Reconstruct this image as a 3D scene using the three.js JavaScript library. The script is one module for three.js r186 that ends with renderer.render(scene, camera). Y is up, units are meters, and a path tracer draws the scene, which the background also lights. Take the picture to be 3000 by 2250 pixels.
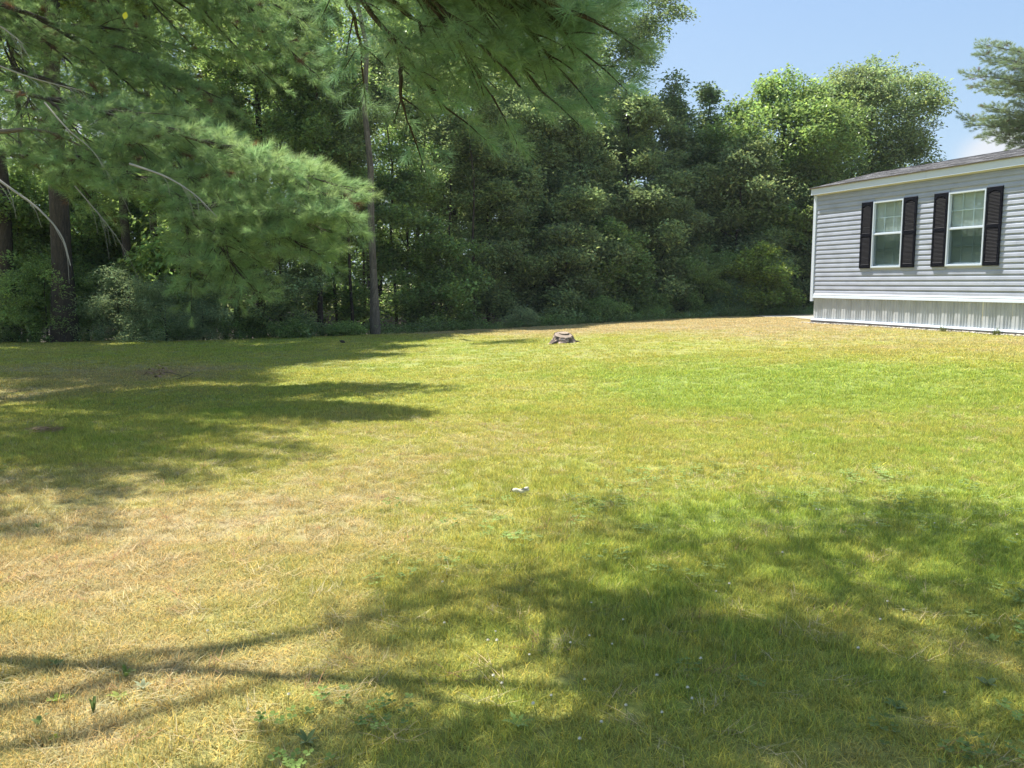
import * as THREE from 'three';
import { mergeGeometries } from 'three/addons/utils/BufferGeometryUtils.js';

// ---------------------------------------------------------------- camera, sky, sun, exposure
const EYE = 1.55, FPX = 2500, PITCH = Math.atan(296 / FPX);
const EXPOSURE = 3.2;
const scene = new THREE.Scene();
const camera = new THREE.PerspectiveCamera((2 * Math.atan(1125 / FPX) * 180) / Math.PI, 4 / 3, 0.1, 5000);
camera.position.set(0, EYE, 0);
camera.rotation.x = -PITCH;
const renderer = new THREE.WebGLRenderer({ antialias: true });
renderer.setSize(1024, 768);
renderer.toneMapping = THREE.LinearToneMapping;
renderer.toneMappingExposure = EXPOSURE;
renderer.shadowMap.enabled = true;
const SUN = new THREE.Vector3(-Math.sin(0.6632) * 0.5, 0.866, -Math.cos(0.6632) * 0.5).normalize();
const sun = new THREE.DirectionalLight(new THREE.Color(1, 0.955, 0.88), 4.1);
sun.name = 'sun';
sun.position.copy(SUN).multiplyScalar(80);
sun.target.position.set(0, 0, 0);
sun.castShadow = true;
sun.shadow.mapSize.set(4096, 4096);
Object.assign(sun.shadow.camera, { left: -50, right: 50, top: 60, bottom: -60, near: 1, far: 220 });
sun.shadow.radius = 1.0;
scene.add(sun, sun.target);
scene.fog = new THREE.FogExp2(new THREE.Color(0.78, 0.87, 1.0), 0.0003);

let seed = 7;
function rnd() { seed = (seed + 0x6d2b79f5) | 0; let t = Math.imul(seed ^ (seed >>> 15), 1 | seed); t = (t + Math.imul(t ^ (t >>> 7), 61 | t)) ^ t; return ((t ^ (t >>> 14)) >>> 0) / 4294967296; }
const reseed = (n) => { seed = n * 7919 + 13; for (let i = 0; i < 4; i++) rnd(); };
const rr = (a, b) => a + (b - a) * rnd();
const gauss = () => (rnd() + rnd() + rnd() + rnd() - 2) * 0.85;
const clamp = (x, a = 0, b = 1) => Math.min(b, Math.max(a, x));
const lerp = (a, b, t) => a + (b - a) * t;
const ss = (a, b, x) => { const t = clamp((x - a) / (b - a)); return t * t * (3 - 2 * t); };
const hash = (x, y) => { let h = Math.imul(x, 374761393) + Math.imul(y, 668265263); h = Math.imul(h ^ (h >>> 13), 1274126177); return ((h ^ (h >>> 16)) >>> 0) / 4294967296; };
function noise(x, y) {
  const ix = Math.floor(x), iy = Math.floor(y), fx = x - ix, fy = y - iy, u = fx * fx * (3 - 2 * fx), v = fy * fy * (3 - 2 * fy);
  return lerp(lerp(hash(ix, iy), hash(ix + 1, iy), u), lerp(hash(ix, iy + 1), hash(ix + 1, iy + 1), u), v);
}
const fbm = (x, y, n = 4) => { let s = 0, a = 0.5, t = 0; for (let i = 0; i < n; i++) { s += a * noise(x, y); t += a; a *= 0.5; x = x * 2.03 + 17.1; y = y * 2.03 + 5.3; } return s / t; };
const V = (x, y, z) => new THREE.Vector3(x, y, z);
const UP = V(0, 1, 0);

{ // sky: clear summer blue, paler towards the horizon, zenith and sun glow raised as fill light, a few low puffs of cloud
  const W = 1024, H = 512, data = new Float32Array(W * H * 4);
  const stops = [[0, [0.64, 0.78, 0.93]], [6, [0.54, 0.74, 0.93]], [10, [0.46, 0.67, 0.92]], [18, [0.34, 0.55, 0.88]], [35, [0.35, 0.55, 0.88]], [90, [0.38, 0.57, 0.88]]];
  for (let j = 0; j < H; j++) {
    const el = ((j + 0.5) / H - 0.5) * 180, e = Math.max(el, 0);
    let k = 0; while (k < stops.length - 2 && e > stops[k + 1][0]) k++;
    const t = clamp((e - stops[k][0]) / (stops[k + 1][0] - stops[k][0]));
    for (let i = 0; i < W; i++) {
      const az = ((i + 0.5) / W - 0.5) * 2 * Math.PI, c = Math.cos((el * Math.PI) / 180), x = Math.cos(az) * c, y = Math.sin((el * Math.PI) / 180), z = Math.sin(az) * c;
      const cs = x * SUN.x + y * SUN.y + z * SUN.z, glow = 0.5 * Math.pow(clamp(cs), 3) + 0.9 * Math.pow(clamp(cs), 30);  // broad sun glow, widened to add fill light in the shade
      const band = ss(3, 6, e) * (1 - ss(9, 12.5, e));
      const dx = Math.cos(az) * 3.1, dz = Math.sin(az) * 3.1;
      const cl = band * ss(0.56, 0.72, fbm(dx * 2.2 + 4.2, dz * 2.2 + e * 0.3 + 1.7, 5));
      // the puff that stands over the roof
      const bear = (Math.atan2(x, -z) * 180) / Math.PI, puff = Math.exp(-(((bear - 31.5) / 4.2) ** 2) - (((e - 7.2) / 2.1) ** 2)) * (0.6 + 0.9 * fbm(bear * 0.5, e * 0.7, 4));
      const cloud = Math.max(cl * 0.7, ss(0.25, 0.6, puff) * 0.95);
      for (let q = 0; q < 3; q++) {
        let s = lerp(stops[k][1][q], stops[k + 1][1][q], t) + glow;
        s = lerp(s, [0.86, 0.89, 0.94][q], cloud);
        data[(j * W + i) * 4 + q] = (el < 0 ? [0.16, 0.17, 0.12][q] : s) / EXPOSURE;
      }
      data[(j * W + i) * 4 + 3] = 1;
    }
  }
  const tex = new THREE.DataTexture(data, W, H, THREE.RGBAFormat, THREE.FloatType);
  tex.mapping = THREE.EquirectangularReflectionMapping;
  tex.minFilter = tex.magFilter = THREE.LinearFilter;
  tex.needsUpdate = true;
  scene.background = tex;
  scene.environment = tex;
}

// ---------------------------------------------------------------- helpers
const used = new Map();
function numbered(name) { const n = used.get(name) ?? 0; used.set(name, n + 1); return n ? `${name}_${String(n).padStart(3, '0')}` : name; }
function tag(o, label, category, group, kind) { o.userData = { label, category }; if (group) o.userData.group = group; if (kind) o.userData.kind = kind; return o; }
function thing(name, label, category, pos, turn = 0, group) {
  const o = new THREE.Group(); o.name = numbered(name); o.position.copy(pos); o.rotation.y = turn; scene.add(o); tag(o, label, category, group); return o;
}
function part(name, geo, m, parent, kind) {
  const o = new THREE.Mesh(geo, m); o.name = name; o.castShadow = o.receiveShadow = true; parent.add(o); if (kind) o.userData.kind = kind; return o;
}
function copies(name, geo, m, list, parent, kind = 'stuff') { // list: {m: Matrix4, c: Color}
  const o = new THREE.InstancedMesh(geo, m, list.length); o.name = name;
  for (let i = 0; i < list.length; i++) { o.setMatrixAt(i, list[i].m); o.setColorAt(i, list[i].c); }
  o.castShadow = o.receiveShadow = true; parent.add(o); if (kind) o.userData.kind = kind; return o;
}
const std = (r, g, b, rough = 0.8, extra = {}) => { const { name, ...e } = extra; const m = new THREE.MeshStandardMaterial({ roughness: rough, ...e }); m.color.setRGB(r, g, b); return m; };
const leafMat = (through = 0.4, coat = 0.35, rough = 1, coatRough = 0.32) => { const m = new THREE.MeshPhysicalMaterial({ specularIntensity: 0.4, roughness: rough, transmission: through, thickness: 0, clearcoat: coat, clearcoatRoughness: coatRough, side: THREE.DoubleSide, vertexColors: true }); m.color.setRGB(1, 1, 1); return m; };
const _q = new THREE.Quaternion(), _q2 = new THREE.Quaternion(), _e = new THREE.Euler();
const mat4 = (p, q, s) => new THREE.Matrix4().compose(p, q, typeof s === 'number' ? V(s, s, s) : s);
const rgb = (r, g, b) => { const c = new THREE.Color(); c.setRGB(r, g, b); return c; };
const vary = (c, a = 0.15, h = 0.06) => { const k = 1 + rr(-a, a), w = rr(-h, h); return rgb(c[0] * k * (1 + w), c[1] * k, c[2] * k * (1 - w)); };
function geoOf(pos, idx, col) {
  const g = new THREE.BufferGeometry(); g.setAttribute('position', new THREE.Float32BufferAttribute(pos, 3));
  if (col) g.setAttribute('color', new THREE.Float32BufferAttribute(col, 3));
  if (idx) g.setIndex(idx); g.computeVertexNormals(); return g;
}
function tube(pts, r0, r1, sides = 6, bump = 0, closed = true) { // tapered limb along points
  const pos = [], idx = [], uv = []; let n = V(1, 0, 0), len = 0;
  for (let i = 0; i < pts.length; i++) {
    const t = pts[Math.min(i + 1, pts.length - 1)].clone().sub(pts[Math.max(i - 1, 0)]).normalize();
    if (Math.abs(n.dot(t)) > 0.95) n = Math.abs(t.y) > 0.9 ? V(1, 0, 0) : V(0, 1, 0);
    n = n.clone().sub(t.clone().multiplyScalar(n.dot(t))).normalize(); const b = t.clone().cross(n), f = i / (pts.length - 1), r = typeof r0 === 'function' ? r0(f) : lerp(r0, r1, f);
    if (i) len += pts[i].distanceTo(pts[i - 1]);
    for (let k = 0; k <= sides; k++) { const a = ((k % sides) / sides) * 2 * Math.PI, w = r * (1 + (bump ? bump * (hash(k % sides, i * 13 + 5) - 0.5) : 0)); pos.push(pts[i].x + (n.x * Math.cos(a) + b.x * Math.sin(a)) * w, pts[i].y + (n.y * Math.cos(a) + b.y * Math.sin(a)) * w, pts[i].z + (n.z * Math.cos(a) + b.z * Math.sin(a)) * w); uv.push((k / sides) * Math.max(1, Math.round(2 * Math.PI * r / 0.5)) * 0.5, len); }
  }
  const s = sides + 1;
  for (let i = 0; i < pts.length - 1; i++) for (let k = 0; k < sides; k++) { const a = i * s + k; idx.push(a, a + 1, a + s, a + 1, a + s + 1, a + s); }
  const g = geoOf(pos, idx); g.setAttribute('uv', new THREE.Float32BufferAttribute(uv, 2)); return g;
}
function box(x0, x1, y0, y1, z0, z1) { const g = new THREE.BoxGeometry(x1 - x0, y1 - y0, z1 - z0); g.translate((x0 + x1) / 2, (y0 + y1) / 2, (z0 + z1) / 2); return g; }
function extrudeX(prof, x0, x1, closed = false) { // profile [y, z] swept along x, flat shaded
  const pos = [], uv = []; const n = prof.length, e = closed ? n : n - 1;
  for (let i = 0; i < e; i++) { const [ya, za] = prof[i], [yb, zb] = prof[(i + 1) % n]; pos.push(x0, ya, za, x1, ya, za, x1, yb, zb, x0, ya, za, x1, yb, zb, x0, yb, zb); uv.push(x0, ya + za, x1, ya + za, x1, yb + zb, x0, ya + za, x1, yb + zb, x0, yb + zb); }
  const g = geoOf(pos); g.setAttribute('uv', new THREE.Float32BufferAttribute(uv, 2)); return g;
}
function dataTex(size, f, srgb = true, repeat) { // f(u, v) -> [r, g, b] in 0..1 (display values when srgb)
  const d = new Uint8Array(size * size * 4);
  for (let j = 0; j < size; j++) for (let i = 0; i < size; i++) { const c = f(i / size, j / size), o = (j * size + i) * 4; d[o] = clamp(c[0]) * 255; d[o + 1] = clamp(c[1]) * 255; d[o + 2] = clamp(c[2]) * 255; d[o + 3] = 255; }
  const t = new THREE.DataTexture(d, size, size); t.magFilter = THREE.LinearFilter; t.minFilter = THREE.LinearMipmapLinearFilter; if (srgb) t.colorSpace = THREE.SRGBColorSpace;
  t.wrapS = t.wrapT = THREE.RepeatWrapping; if (repeat) t.repeat.set(repeat[0], repeat[1]); t.needsUpdate = true; return t;
}
const tn = (u, v, f, o = 0) => { // tiling noise
  const x = u * f, y = v * f, ix = Math.floor(x), iy = Math.floor(y), fx = x - ix, fy = y - iy, a = fx * fx * (3 - 2 * fx), b = fy * fy * (3 - 2 * fy), h = (i, j) => hash((((ix + i) % f) + f) % f + o * 101, (((iy + j) % f) + f) % f + o * 37);
  return lerp(lerp(h(0, 0), h(1, 0), a), lerp(h(0, 1), h(1, 1), a), b);
};
const toS = (x) => (x <= 0.0031308 ? 12.92 * x : 1.055 * Math.pow(x, 1 / 2.4) - 0.055);

// ---------------------------------------------------------------- lie of the land (x to the right, d = metres ahead)
const HP = [[-20, 22, -0.12], [-14, 23.8, -0.1], [-8, 23.5, -0.05], [-5.8, 24.5, 0.03], [-2, 26, 0.06], [1.1, 28.5, 0.1], [3.6, 30, 0.15], [6.3, 31.5, 0.2], [9, 32.5, 0.31], [11.4, 32.5, 0.38], [7.65, 21.7, 0.57], [7.0, 24, 0.5], [9.6, 16, 0.58], [8.6, 19, 0.58], [11.5, 11, 0.56], [12, 26, 0.56], [14, 20, 0.6], [1.17, 21, 0.1], [4.2, 20, 0.28], [6, 16, 0.36], [-4, 17, 0], [-9, 14, -0.03], [0, 12, 0.03], [4, 11, 0.14], [-4, 8, 0], [0, 5, 0], [3, 5, 0.03], [0, 0, 0], [-6, 2, 0], [6, 2, 0.08], [0, -8, 0], [12, 2, 0.4], [-14, 8, -0.03], [7.9, 20.6, 0.6], [8.3, 19.6, 0.6], [9, 17.4, 0.6], [10.2, 14.2, 0.6], [10, 20, 0.62], [10, 24, 0.6]];
const EDGE = [[-3000, 24.5], [-800, 24], [0, 23.7], [650, 23.6], [900, 24.6], [1300, 26.2], [1600, 28.4], [1800, 29.6], [2000, 31.4], [2200, 32.4], [2380, 32.8], [3200, 34], [6000, 34]];
function lawnEdge(x, d) {
  if (d < 2) return 40;
  const u = 1500 + (x / d) * 2517; let i = 0; while (i < EDGE.length - 2 && u > EDGE[i + 1][0]) i++;
  const t = clamp((u - EDGE[i][0]) / (EDGE[i + 1][0] - EDGE[i][0])); return lerp(EDGE[i][1], EDGE[i + 1][1], t) + (noise(u * 0.006, 3.3) - 0.5) * 0.7 + (noise(u * 0.03, 9.3) - 0.5) * 0.25;
}
function landBase(x, d) { let s = 0, w = 0; for (const [px, pd, h] of HP) { const q = (x - px) ** 2 + (d - pd) ** 2, k = Math.exp(-q / 22) + 1e-5 / (1 + q); s += k * h; w += k; } return s / w; }
function land(x, d) { const past = d - lawnEdge(x, d); return landBase(x, d) + 0.012 * (noise(x * 1.1, d * 1.1) - 0.5) * 2 - (past > -0.4 && d > 2 ? 0.45 * ss(-0.4, 4, past) : 0); }
const gp = (x, d, lift = 0) => V(x, land(x, d) + lift, -d);
const CP = Math.cos(PITCH), SP = Math.sin(PITCH);
function at(u, v, d) { const Y = 1125 - v, f = FPX * CP + Y * SP; return V(((u - 1500) / f) * d, EYE + ((Y * CP - FPX * SP) / f) * d, -d); }
function onGround(u, v) { let d = 10; for (let i = 0; i < 30; i++) { const Y = 1125 - v, f = FPX * CP + Y * SP, s = -(Y * CP - FPX * SP) / f, x = ((u - 1500) / f) * d; d = lerp(d, (EYE - landBase(x, d)) / s, 0.6); } return at(u, v, d); }
// a point at height y whose shadow falls on the lawn at that spot
function shading(u, v, y) { const g = onGround(u, v), k = (y - g.y) / SUN.y; return g.clone().addScaledVector(SUN, k); }

// ---------------------------------------------------------------- lawn colour: dry and green patches
// [u, v, dryness 0..1.3, lushness]
const TURF = [[1500, 965, 1.1], [1800, 960, 1.15], [2150, 950, 1.2], [2300, 985, 0.95], [1900, 990, 0.65], [2600, 1000, 0.6], [2950, 1005, 0.75], [1650, 1012, 0.1], [1800, 1000, 0.2], [1300, 1000, 0.3], [1000, 1010, 0.15], [1500, 1060, 0.3], [1900, 1060, 0.22], [2250, 1040, 0.35], [2700, 1060, 0.4], [2400, 1110, -0.5], [2150, 1120, -0.35], [2650, 1110, -0.2], [2950, 1130, 0.1], [1300, 1150, 0.28], [1700, 1200, 0.22], [2150, 1250, 0.2], [2600, 1230, 0.25], [2950, 1260, 0.3], [2900, 1400, 0.15], [2500, 1350, 0.22], [2100, 1400, 0.3], [1700, 1350, 0.32], [1150, 1250, 0.55], [1250, 1350, 0.65], [900, 1480, 1.05], [1150, 1550, 1.0], [650, 1550, 1.0], [1450, 1480, 0.5], [300, 1450, 0.8], [200, 1620, 0.95], [100, 1500, 0.6], [400, 1290, 0.35], [700, 1350, 0.5], [600, 1200, 0.2], [150, 1220, 0.3], [380, 1110, 0.9], [100, 1100, 0.6], [800, 1110, 0.3], [200, 1030, 0.35], [600, 1030, 0.15], [300, 1800, 0.95], [700, 1800, 0.8], [1000, 1750, 0.6], [120, 1900, 0.55], [400, 1900, 0.9], [200, 2120, 0.95], [600, 2150, 0.85], [900, 2100, 0.55], [1200, 1900, 0.35], [1300, 2150, 0.35], [1600, 1600, 0.25], [1750, 1480, 0.2], [2100, 1550, 0.15], [2600, 1600, 0.15], [2950, 1560, 0.05], [1500, 1750, 0.4], [1900, 1750, 0.1], [2300, 1800, 0.2], [2640, 1910, 0.6], [2900, 1800, 0.1], [1700, 2000, 0.15], [2100, 2050, 0.25], [2600, 2150, 0.25], [2900, 2050, 0.2], [2900, 2230, 0.35], [1700, 2230, 0.3], [2150, 2200, 0.3]].map(([u, v, k]) => { const g = onGround(u, v); return [g.x, -g.z, k]; });
function dryness(x, d) {
  let s = 0, w = 0;
  for (const [px, pd, k] of TURF) { const r = 0.25 + pd * 0.085, q = ((x - px) ** 2 + ((d - pd) * 0.8) ** 2) / (r * r), g = Math.exp(-q) + 1e-4 / (1 + q * q); s += g * k; w += g; }
  return s / w + (fbm(x * 0.9, d * 0.9, 4) - 0.5) * 0.62 + (noise(x * 5, d * 5) - 0.5) * 0.3 + (noise(x * 13, d * 13) - 0.5) * 0.2;
}
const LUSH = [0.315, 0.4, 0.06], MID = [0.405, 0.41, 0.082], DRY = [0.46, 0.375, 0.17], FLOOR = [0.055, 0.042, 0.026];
function turf(x, d) { const k = dryness(x, d); return k < 0.4 ? LUSH.map((c, i) => lerp(c, MID[i], clamp(k / 0.4 + 0.1))) : MID.map((c, i) => lerp(c, DRY[i], clamp((k - 0.4) / 0.65))); }

{ // ground: one sheet out to the horizon
  const pos = [], uv = [], idx = [], NA = 300, radii = [0];
  for (let r = 0.6; r < 17; r *= 1.07) radii.push(r);
  for (let r = 17; r < 40; r += 0.42) radii.push(r);
  for (let r = 41; r < 2500; r *= 1.25) radii.push(r);
  for (const r of radii) for (let a = 0; a <= NA; a++) { const t = (a / NA) * 2 * Math.PI, x = Math.sin(t) * r, d = Math.cos(t) * r; pos.push(x, land(x, d), -d); uv.push((x + 24) / 48, (d + 8) / 48); }
  const s = NA + 1; for (let i = 0; i < radii.length - 1; i++) for (let a = 0; a < NA; a++) { const k = i * s + a; idx.push(k, k + 1, k + s, k + 1, k + s + 1, k + s); }
  const g = geoOf(pos, idx); g.setAttribute('uv', new THREE.Float32BufferAttribute(uv, 2));
  const t = dataTex(2048, (u, v) => {
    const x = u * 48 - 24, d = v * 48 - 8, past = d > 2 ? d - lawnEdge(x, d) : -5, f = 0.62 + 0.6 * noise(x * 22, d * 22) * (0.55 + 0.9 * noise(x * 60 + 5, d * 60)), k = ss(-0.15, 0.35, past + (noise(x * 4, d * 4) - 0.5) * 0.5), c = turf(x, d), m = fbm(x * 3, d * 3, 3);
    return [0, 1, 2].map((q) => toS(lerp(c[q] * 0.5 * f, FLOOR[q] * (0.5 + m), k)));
  });
  t.wrapS = t.wrapT = THREE.MirroredRepeatWrapping;
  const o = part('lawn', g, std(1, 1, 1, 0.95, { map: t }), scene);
  o.userData = { kind: 'structure', label: 'mown lawn with dry tan and green patches running back to the trees', category: 'lawn' };
}

// ---------------------------------------------------------------- house
const BARK = dataTex(256, (u, v) => { const a = tn(u, v * 0.25, 24, 1) * 0.6 + tn(u, v, 48, 2) * 0.4, b = 0.5 + 0.5 * a; return [0.78 * b, 0.74 * b, 0.68 * b]; });
BARK.repeat.set(2, 1);
const HOUSE_TURN = -((90 - 19.4) * Math.PI) / 180;
const house = thing('mobile_home', 'grey sided mobile home with white trim and black shuttered windows at right', 'house', V(7.651, 0.586, -21.7), HOUSE_TURN);
{
  const grain = dataTex(512, (u, v) => { const a = 0.93 + 0.09 * tn(u, v, 6, 3) + 0.05 * (tn(u, v, 90, 4) - 0.5); return [a, a, a]; });
  const vinyl = [0, 1, 2].map((i) => std(0.385 + i * 0.012, 0.412 + i * 0.012, 0.495 + i * 0.01, 0.45, { map: grain }));
  const white = std(0.62, 0.68, 0.77, 0.45), skirtM = std(0.47, 0.49, 0.5, 0.55, { map: grain }), black = (() => { const m = new THREE.MeshPhysicalMaterial({ roughness: 0.5, specularIntensity: 0.2 }); m.color.setRGB(0.005, 0.0055, 0.0105); return m; })(), dark = std(0.05, 0.05, 0.055, 0.8);
  const X1 = 13.5, LAP = 0.1094, Y0 = 0.6995, ZB = -3.86;
  // lightproof shell behind the siding, with openings for the windows
  const wins = [[1.935, 2.857], [4.06, 4.982]], WY0 = 1.3, WY1 = 2.813;
  const cuts = [[-0.06, 1.945], [2.847, 4.07], [4.972, X1]];
  const shell = [box(-0.06, X1, 0.62, WY0 + 0.01, -0.08, -0.004), box(-0.06, X1, WY1 - 0.01, 3.16, -0.08, -0.004), ...cuts.map(([a, b]) => box(a, b, WY0 + 0.011, WY1 - 0.011, -0.08, -0.005)), box(-0.06, X1, 0.62, 3.16, ZB, ZB + 0.1), box(-0.06, 0.02, 0.621, 3.159, ZB + 0.101, -0.081), box(X1 - 0.08, X1, 0.621, 3.159, ZB + 0.101, -0.081), box(0.021, X1 - 0.081, 0.621, 0.7, ZB + 0.101, -0.081), box(0.021, X1 - 0.081, 3.08, 3.158, ZB + 0.101, -0.081)];
  part('wall', mergeGeometries(shell), std(0.5, 0.5, 0.52, 0.8), house);
  // vinyl courses with a dutch-lap profile, each plank its own piece
  reseed(11);
  for (let k = 0; k < 22; k++) {
    const y = Y0 + k * LAP, top = Math.min(y + LAP + 0.002, 3.15), sc = 1;
    const prof = [[y, 0.001], [y, 0.0175], [y + 0.004, 0.0185], [y + 0.058, 0.0145], [y + 0.066, 0.0105], [y + 0.076, 0.0062], [y + 0.09, 0.0036], [y + LAP + 0.002, 0.0022]].filter(([a]) => a <= top + 0.001);
    if (y + LAP > top) prof.push([top, 0.008]);
    const joints = [-0.03]; let x = rr(1.2, 3.6); while (x < X1 - 0.5) { joints.push(x); x += 3.66; } joints.push(X1 - 0.05);
    for (let j = 0; j < joints.length - 1; j++) {
      let spans = [[joints[j], joints[j + 1]]];
      if (y + LAP > WY0 + 0.01 && y < WY1 - 0.01) for (const [a, b] of wins) spans = spans.flatMap(([p, q]) => (q <= a || p >= b ? [[p, q]] : [[p, a + 0.012], [b - 0.012, q]].filter(([c, e]) => e - c > 0.02)));
      for (const [p, q] of spans) {
        const lift = (j % 2 ? 0.0016 : 0) + rr(0, 0.0012), o = part('siding_plank', extrudeX(prof.map(([a, b]) => [a, b + lift]), p, q + (j < joints.length - 2 && q === joints[j + 1] ? 0.03 : 0)), vinyl[Math.floor(rr(0, 3))], house);
      }
    }
  }
  // far end wall, seen only from beyond
  part('end_wall', box(-0.075, -0.061, 0.6, 3.3, ZB, -0.01), vinyl[1], house);
  // corner post, starter trim and frieze
  part('corner_trim', mergeGeometries([box(-0.125, -0.03, 0.507, 3.14, -0.01, 0.033), box(-0.125, -0.09, 0.507, 3.14, -0.11, -0.0105)]), white, house);
  for (const [a, b] of [[-0.028, 0.78], [0.784, 4.45], [4.454, 8.1], [8.104, X1]]) part('starter_trim', extrudeX([[0.588, 0.0], [0.588, 0.03], [0.592, 0.034], [0.645, 0.03], [0.652, 0.022], [0.668, 0.03], [0.7, 0.022], [0.712, 0.006]], a, b), white, house);
  part('frieze', extrudeX([[3.03 + 0.09, 0.02], [3.12, 0.034], [3.16, 0.034]], -0.03, X1), std(0.62, 0.6, 0.52, 0.6), house);
  // fascia, soffit, drip edge
  for (const [a, b] of [[-0.16, 3.49], [3.494, 7.1], [7.104, X1 + 0.1]]) part('fascia', mergeGeometries([box(a, b, 3.145, 3.292, 0.078, 0.1), box(a, b, 3.145, 3.155, 0.1002, 0.106)]), white, house);
  part('soffit', box(-0.16, X1, 3.15, 3.16, -0.005, 0.0775), std(0.66, 0.64, 0.56, 0.6), house);
  part('drip_edge', mergeGeometries([box(-0.2, X1 + 0.12, 3.2935, 3.312, 0.09, 0.125)]), std(0.30, 0.24, 0.18, 0.55), house);
  part('gable_end', (() => { const s = new THREE.Shape([new THREE.Vector2(0.07, 3.16), new THREE.Vector2(0.07, 3.29), new THREE.Vector2(-1.93, 3.77), new THREE.Vector2(-3.93, 3.29), new THREE.Vector2(-3.93, 3.16)]); const g = new THREE.ExtrudeGeometry(s, { depth: 0.06, bevelEnabled: false }); g.rotateY(-Math.PI / 2); g.translate(-0.07, 0, 0); return g; })(), white, house);
  // shingled roof: overlapping courses, both slopes
  const shin = dataTex(512, (u, v) => { const a = 0.42 + 0.32 * tn(u, v, 160, 5) + 0.16 * tn(u, v, 20, 6), t = hash(Math.floor(u * 26), Math.floor(v * 4) * 3), k = a * (0.72 + 0.42 * t); return [k * 0.98, k * 0.96, k * 0.96]; }, true, [0.5, 1]);
  const shinM = [0, 1, 2, 3].map((i) => std(0.225 + 0.03 * (i % 3), 0.23 + 0.03 * (i % 3), 0.24 + 0.03 * (i % 3), 0.95, { map: shin, bumpMap: shin, bumpScale: 0.006 }));
  const N = 15, rw = 2.06, slope = 0.24; reseed(12);
  part('roof', (() => { const s = new THREE.Shape([new THREE.Vector2(0.12, 3.3125), new THREE.Vector2(-1.93, 3.79), new THREE.Vector2(-3.98, 3.3125), new THREE.Vector2(-3.98, 3.294), new THREE.Vector2(-1.93, 3.76), new THREE.Vector2(0.12, 3.294)]); const g = new THREE.ExtrudeGeometry(s, { depth: X1 + 0.28, bevelEnabled: false }); g.rotateY(-Math.PI / 2); g.translate(X1 + 0.1, 0, 0); return g; })(), std(0.12, 0.12, 0.12, 0.9), house);
  for (let i = 0; i < N; i++) for (const side of [1, -1]) {
    const z0 = 0.135 - (i * rw) / N, z1 = z0 - rw / N - 0.03, yy = (z) => 3.3155 + (0.12 - z) * slope * 0.972; const pos = [], uv = [], put = (x, y, z, w) => { pos.push(x, y, side > 0 ? z : -3.86 - z); uv.push(x + i * 0.37, w); };
    for (let x = -0.2; x < X1 + 0.1;) { const w = rr(0.14, 0.36), xe = Math.min(x + w, X1 + 0.12), th = rr(0.005, 0.013), a = [x, yy(z0) + th, z0], b = [xe, yy(z0) + th, z0], c = [xe, yy(z1) + 0.004, z1], e = [x, yy(z1) + 0.004, z1], f = [x, yy(z0), z0], h = [xe, yy(z0), z0]; for (const [p, q] of [[a, 0], [b, 0], [c, 0.25], [a, 0], [c, 0.25], [e, 0.25], [f, 0], [h, 0], [b, 0], [f, 0], [b, 0], [a, 0]]) put(...p, q + (i % 4) * 0.25); x = xe; }
    const g = geoOf(pos); g.setAttribute('uv', new THREE.Float32BufferAttribute(uv, 2)); part('shingle_course', g, shinM[(i + (side > 0 ? 0 : 2)) % 4], house);
  }
  part('ridge_vent', (() => { const s = new THREE.Shape([new THREE.Vector2(0.16, -0.02), new THREE.Vector2(0.16, 0.015), new THREE.Vector2(0, 0.055), new THREE.Vector2(-0.16, 0.015), new THREE.Vector2(-0.16, -0.02)]); const g = new THREE.ExtrudeGeometry(s, { depth: 8, bevelEnabled: false }); g.rotateY(Math.PI / 2); g.translate(4.35, 3.80, -1.93); return g; })(), std(0.02, 0.018, 0.025, 0.7), house);
  // skirting: ribbed vinyl panels, rail and bottom track
  reseed(13);
  for (let i = 0, x = -0.03; x < X1 - 0.1; i++, x += 0.336) {
    const rib = [[0, 0], [0.012, 0.012], [0.075, 0.014], [0.082, 0.002], [0.09, 0.012], [0.15, 0.014], [0.158, 0], [0.2, -0.002], [0.206, 0.011], [0.222, 0.011], [0.228, -0.002], [0.27, -0.002], [0.276, 0.011], [0.292, 0.011], [0.298, -0.002], [0.334, 0]], pos = [], uv = [], b = rr(-0.003, 0.003);
    for (let k = 0; k < rib.length - 1; k++) { const [xa, za] = rib[k], [xb, zb] = rib[k + 1], A = [x + xa, -0.028 + za + b], B = [x + xb, -0.028 + zb + b]; for (const [p, y] of [[A, 0.03], [B, 0.03], [B, 0.61], [A, 0.03], [B, 0.61], [A, 0.61]]) { pos.push(p[0], y, p[1]); uv.push(p[0], y); } }
    const g = geoOf(pos); g.setAttribute('uv', new THREE.Float32BufferAttribute(uv, 2)); part('skirting_panel', g, skirtM, house);
  }
  part('skirting_end', box(-0.045, -0.031, 0.02, 0.6, ZB, -0.03), skirtM, house);
  part('bottom_track', mergeGeometries([extrudeX([[0.028, -0.03], [0.028, 0.05], [0.036, 0.053], [0.048, 0.05], [0.05, 0.02], [0.066, 0.018], [0.07, -0.012], [0.075, -0.03]], -0.05, X1)]), white, house);
  part('base_board', box(-0.06, X1, -0.12, 0.0275, -0.04, 0.04), std(0.23, 0.21, 0.22, 0.85), house);
  // windows
  const glass = new THREE.MeshPhysicalMaterial({ roughness: 0.02, transmission: 1, thickness: 0 }); glass.color.setRGB(0.92, 0.96, 0.94);
  const screen = new THREE.MeshPhysicalMaterial({ roughness: 0.1, transmission: 1, thickness: 0, specularIntensity: 0.15 }); screen.color.setRGB(0.7, 0.73, 0.72);
  const blindM = std(0.7, 0.71, 0.69, 0.6), roomM = std(0.3, 0.3, 0.27, 0.9);
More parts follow.
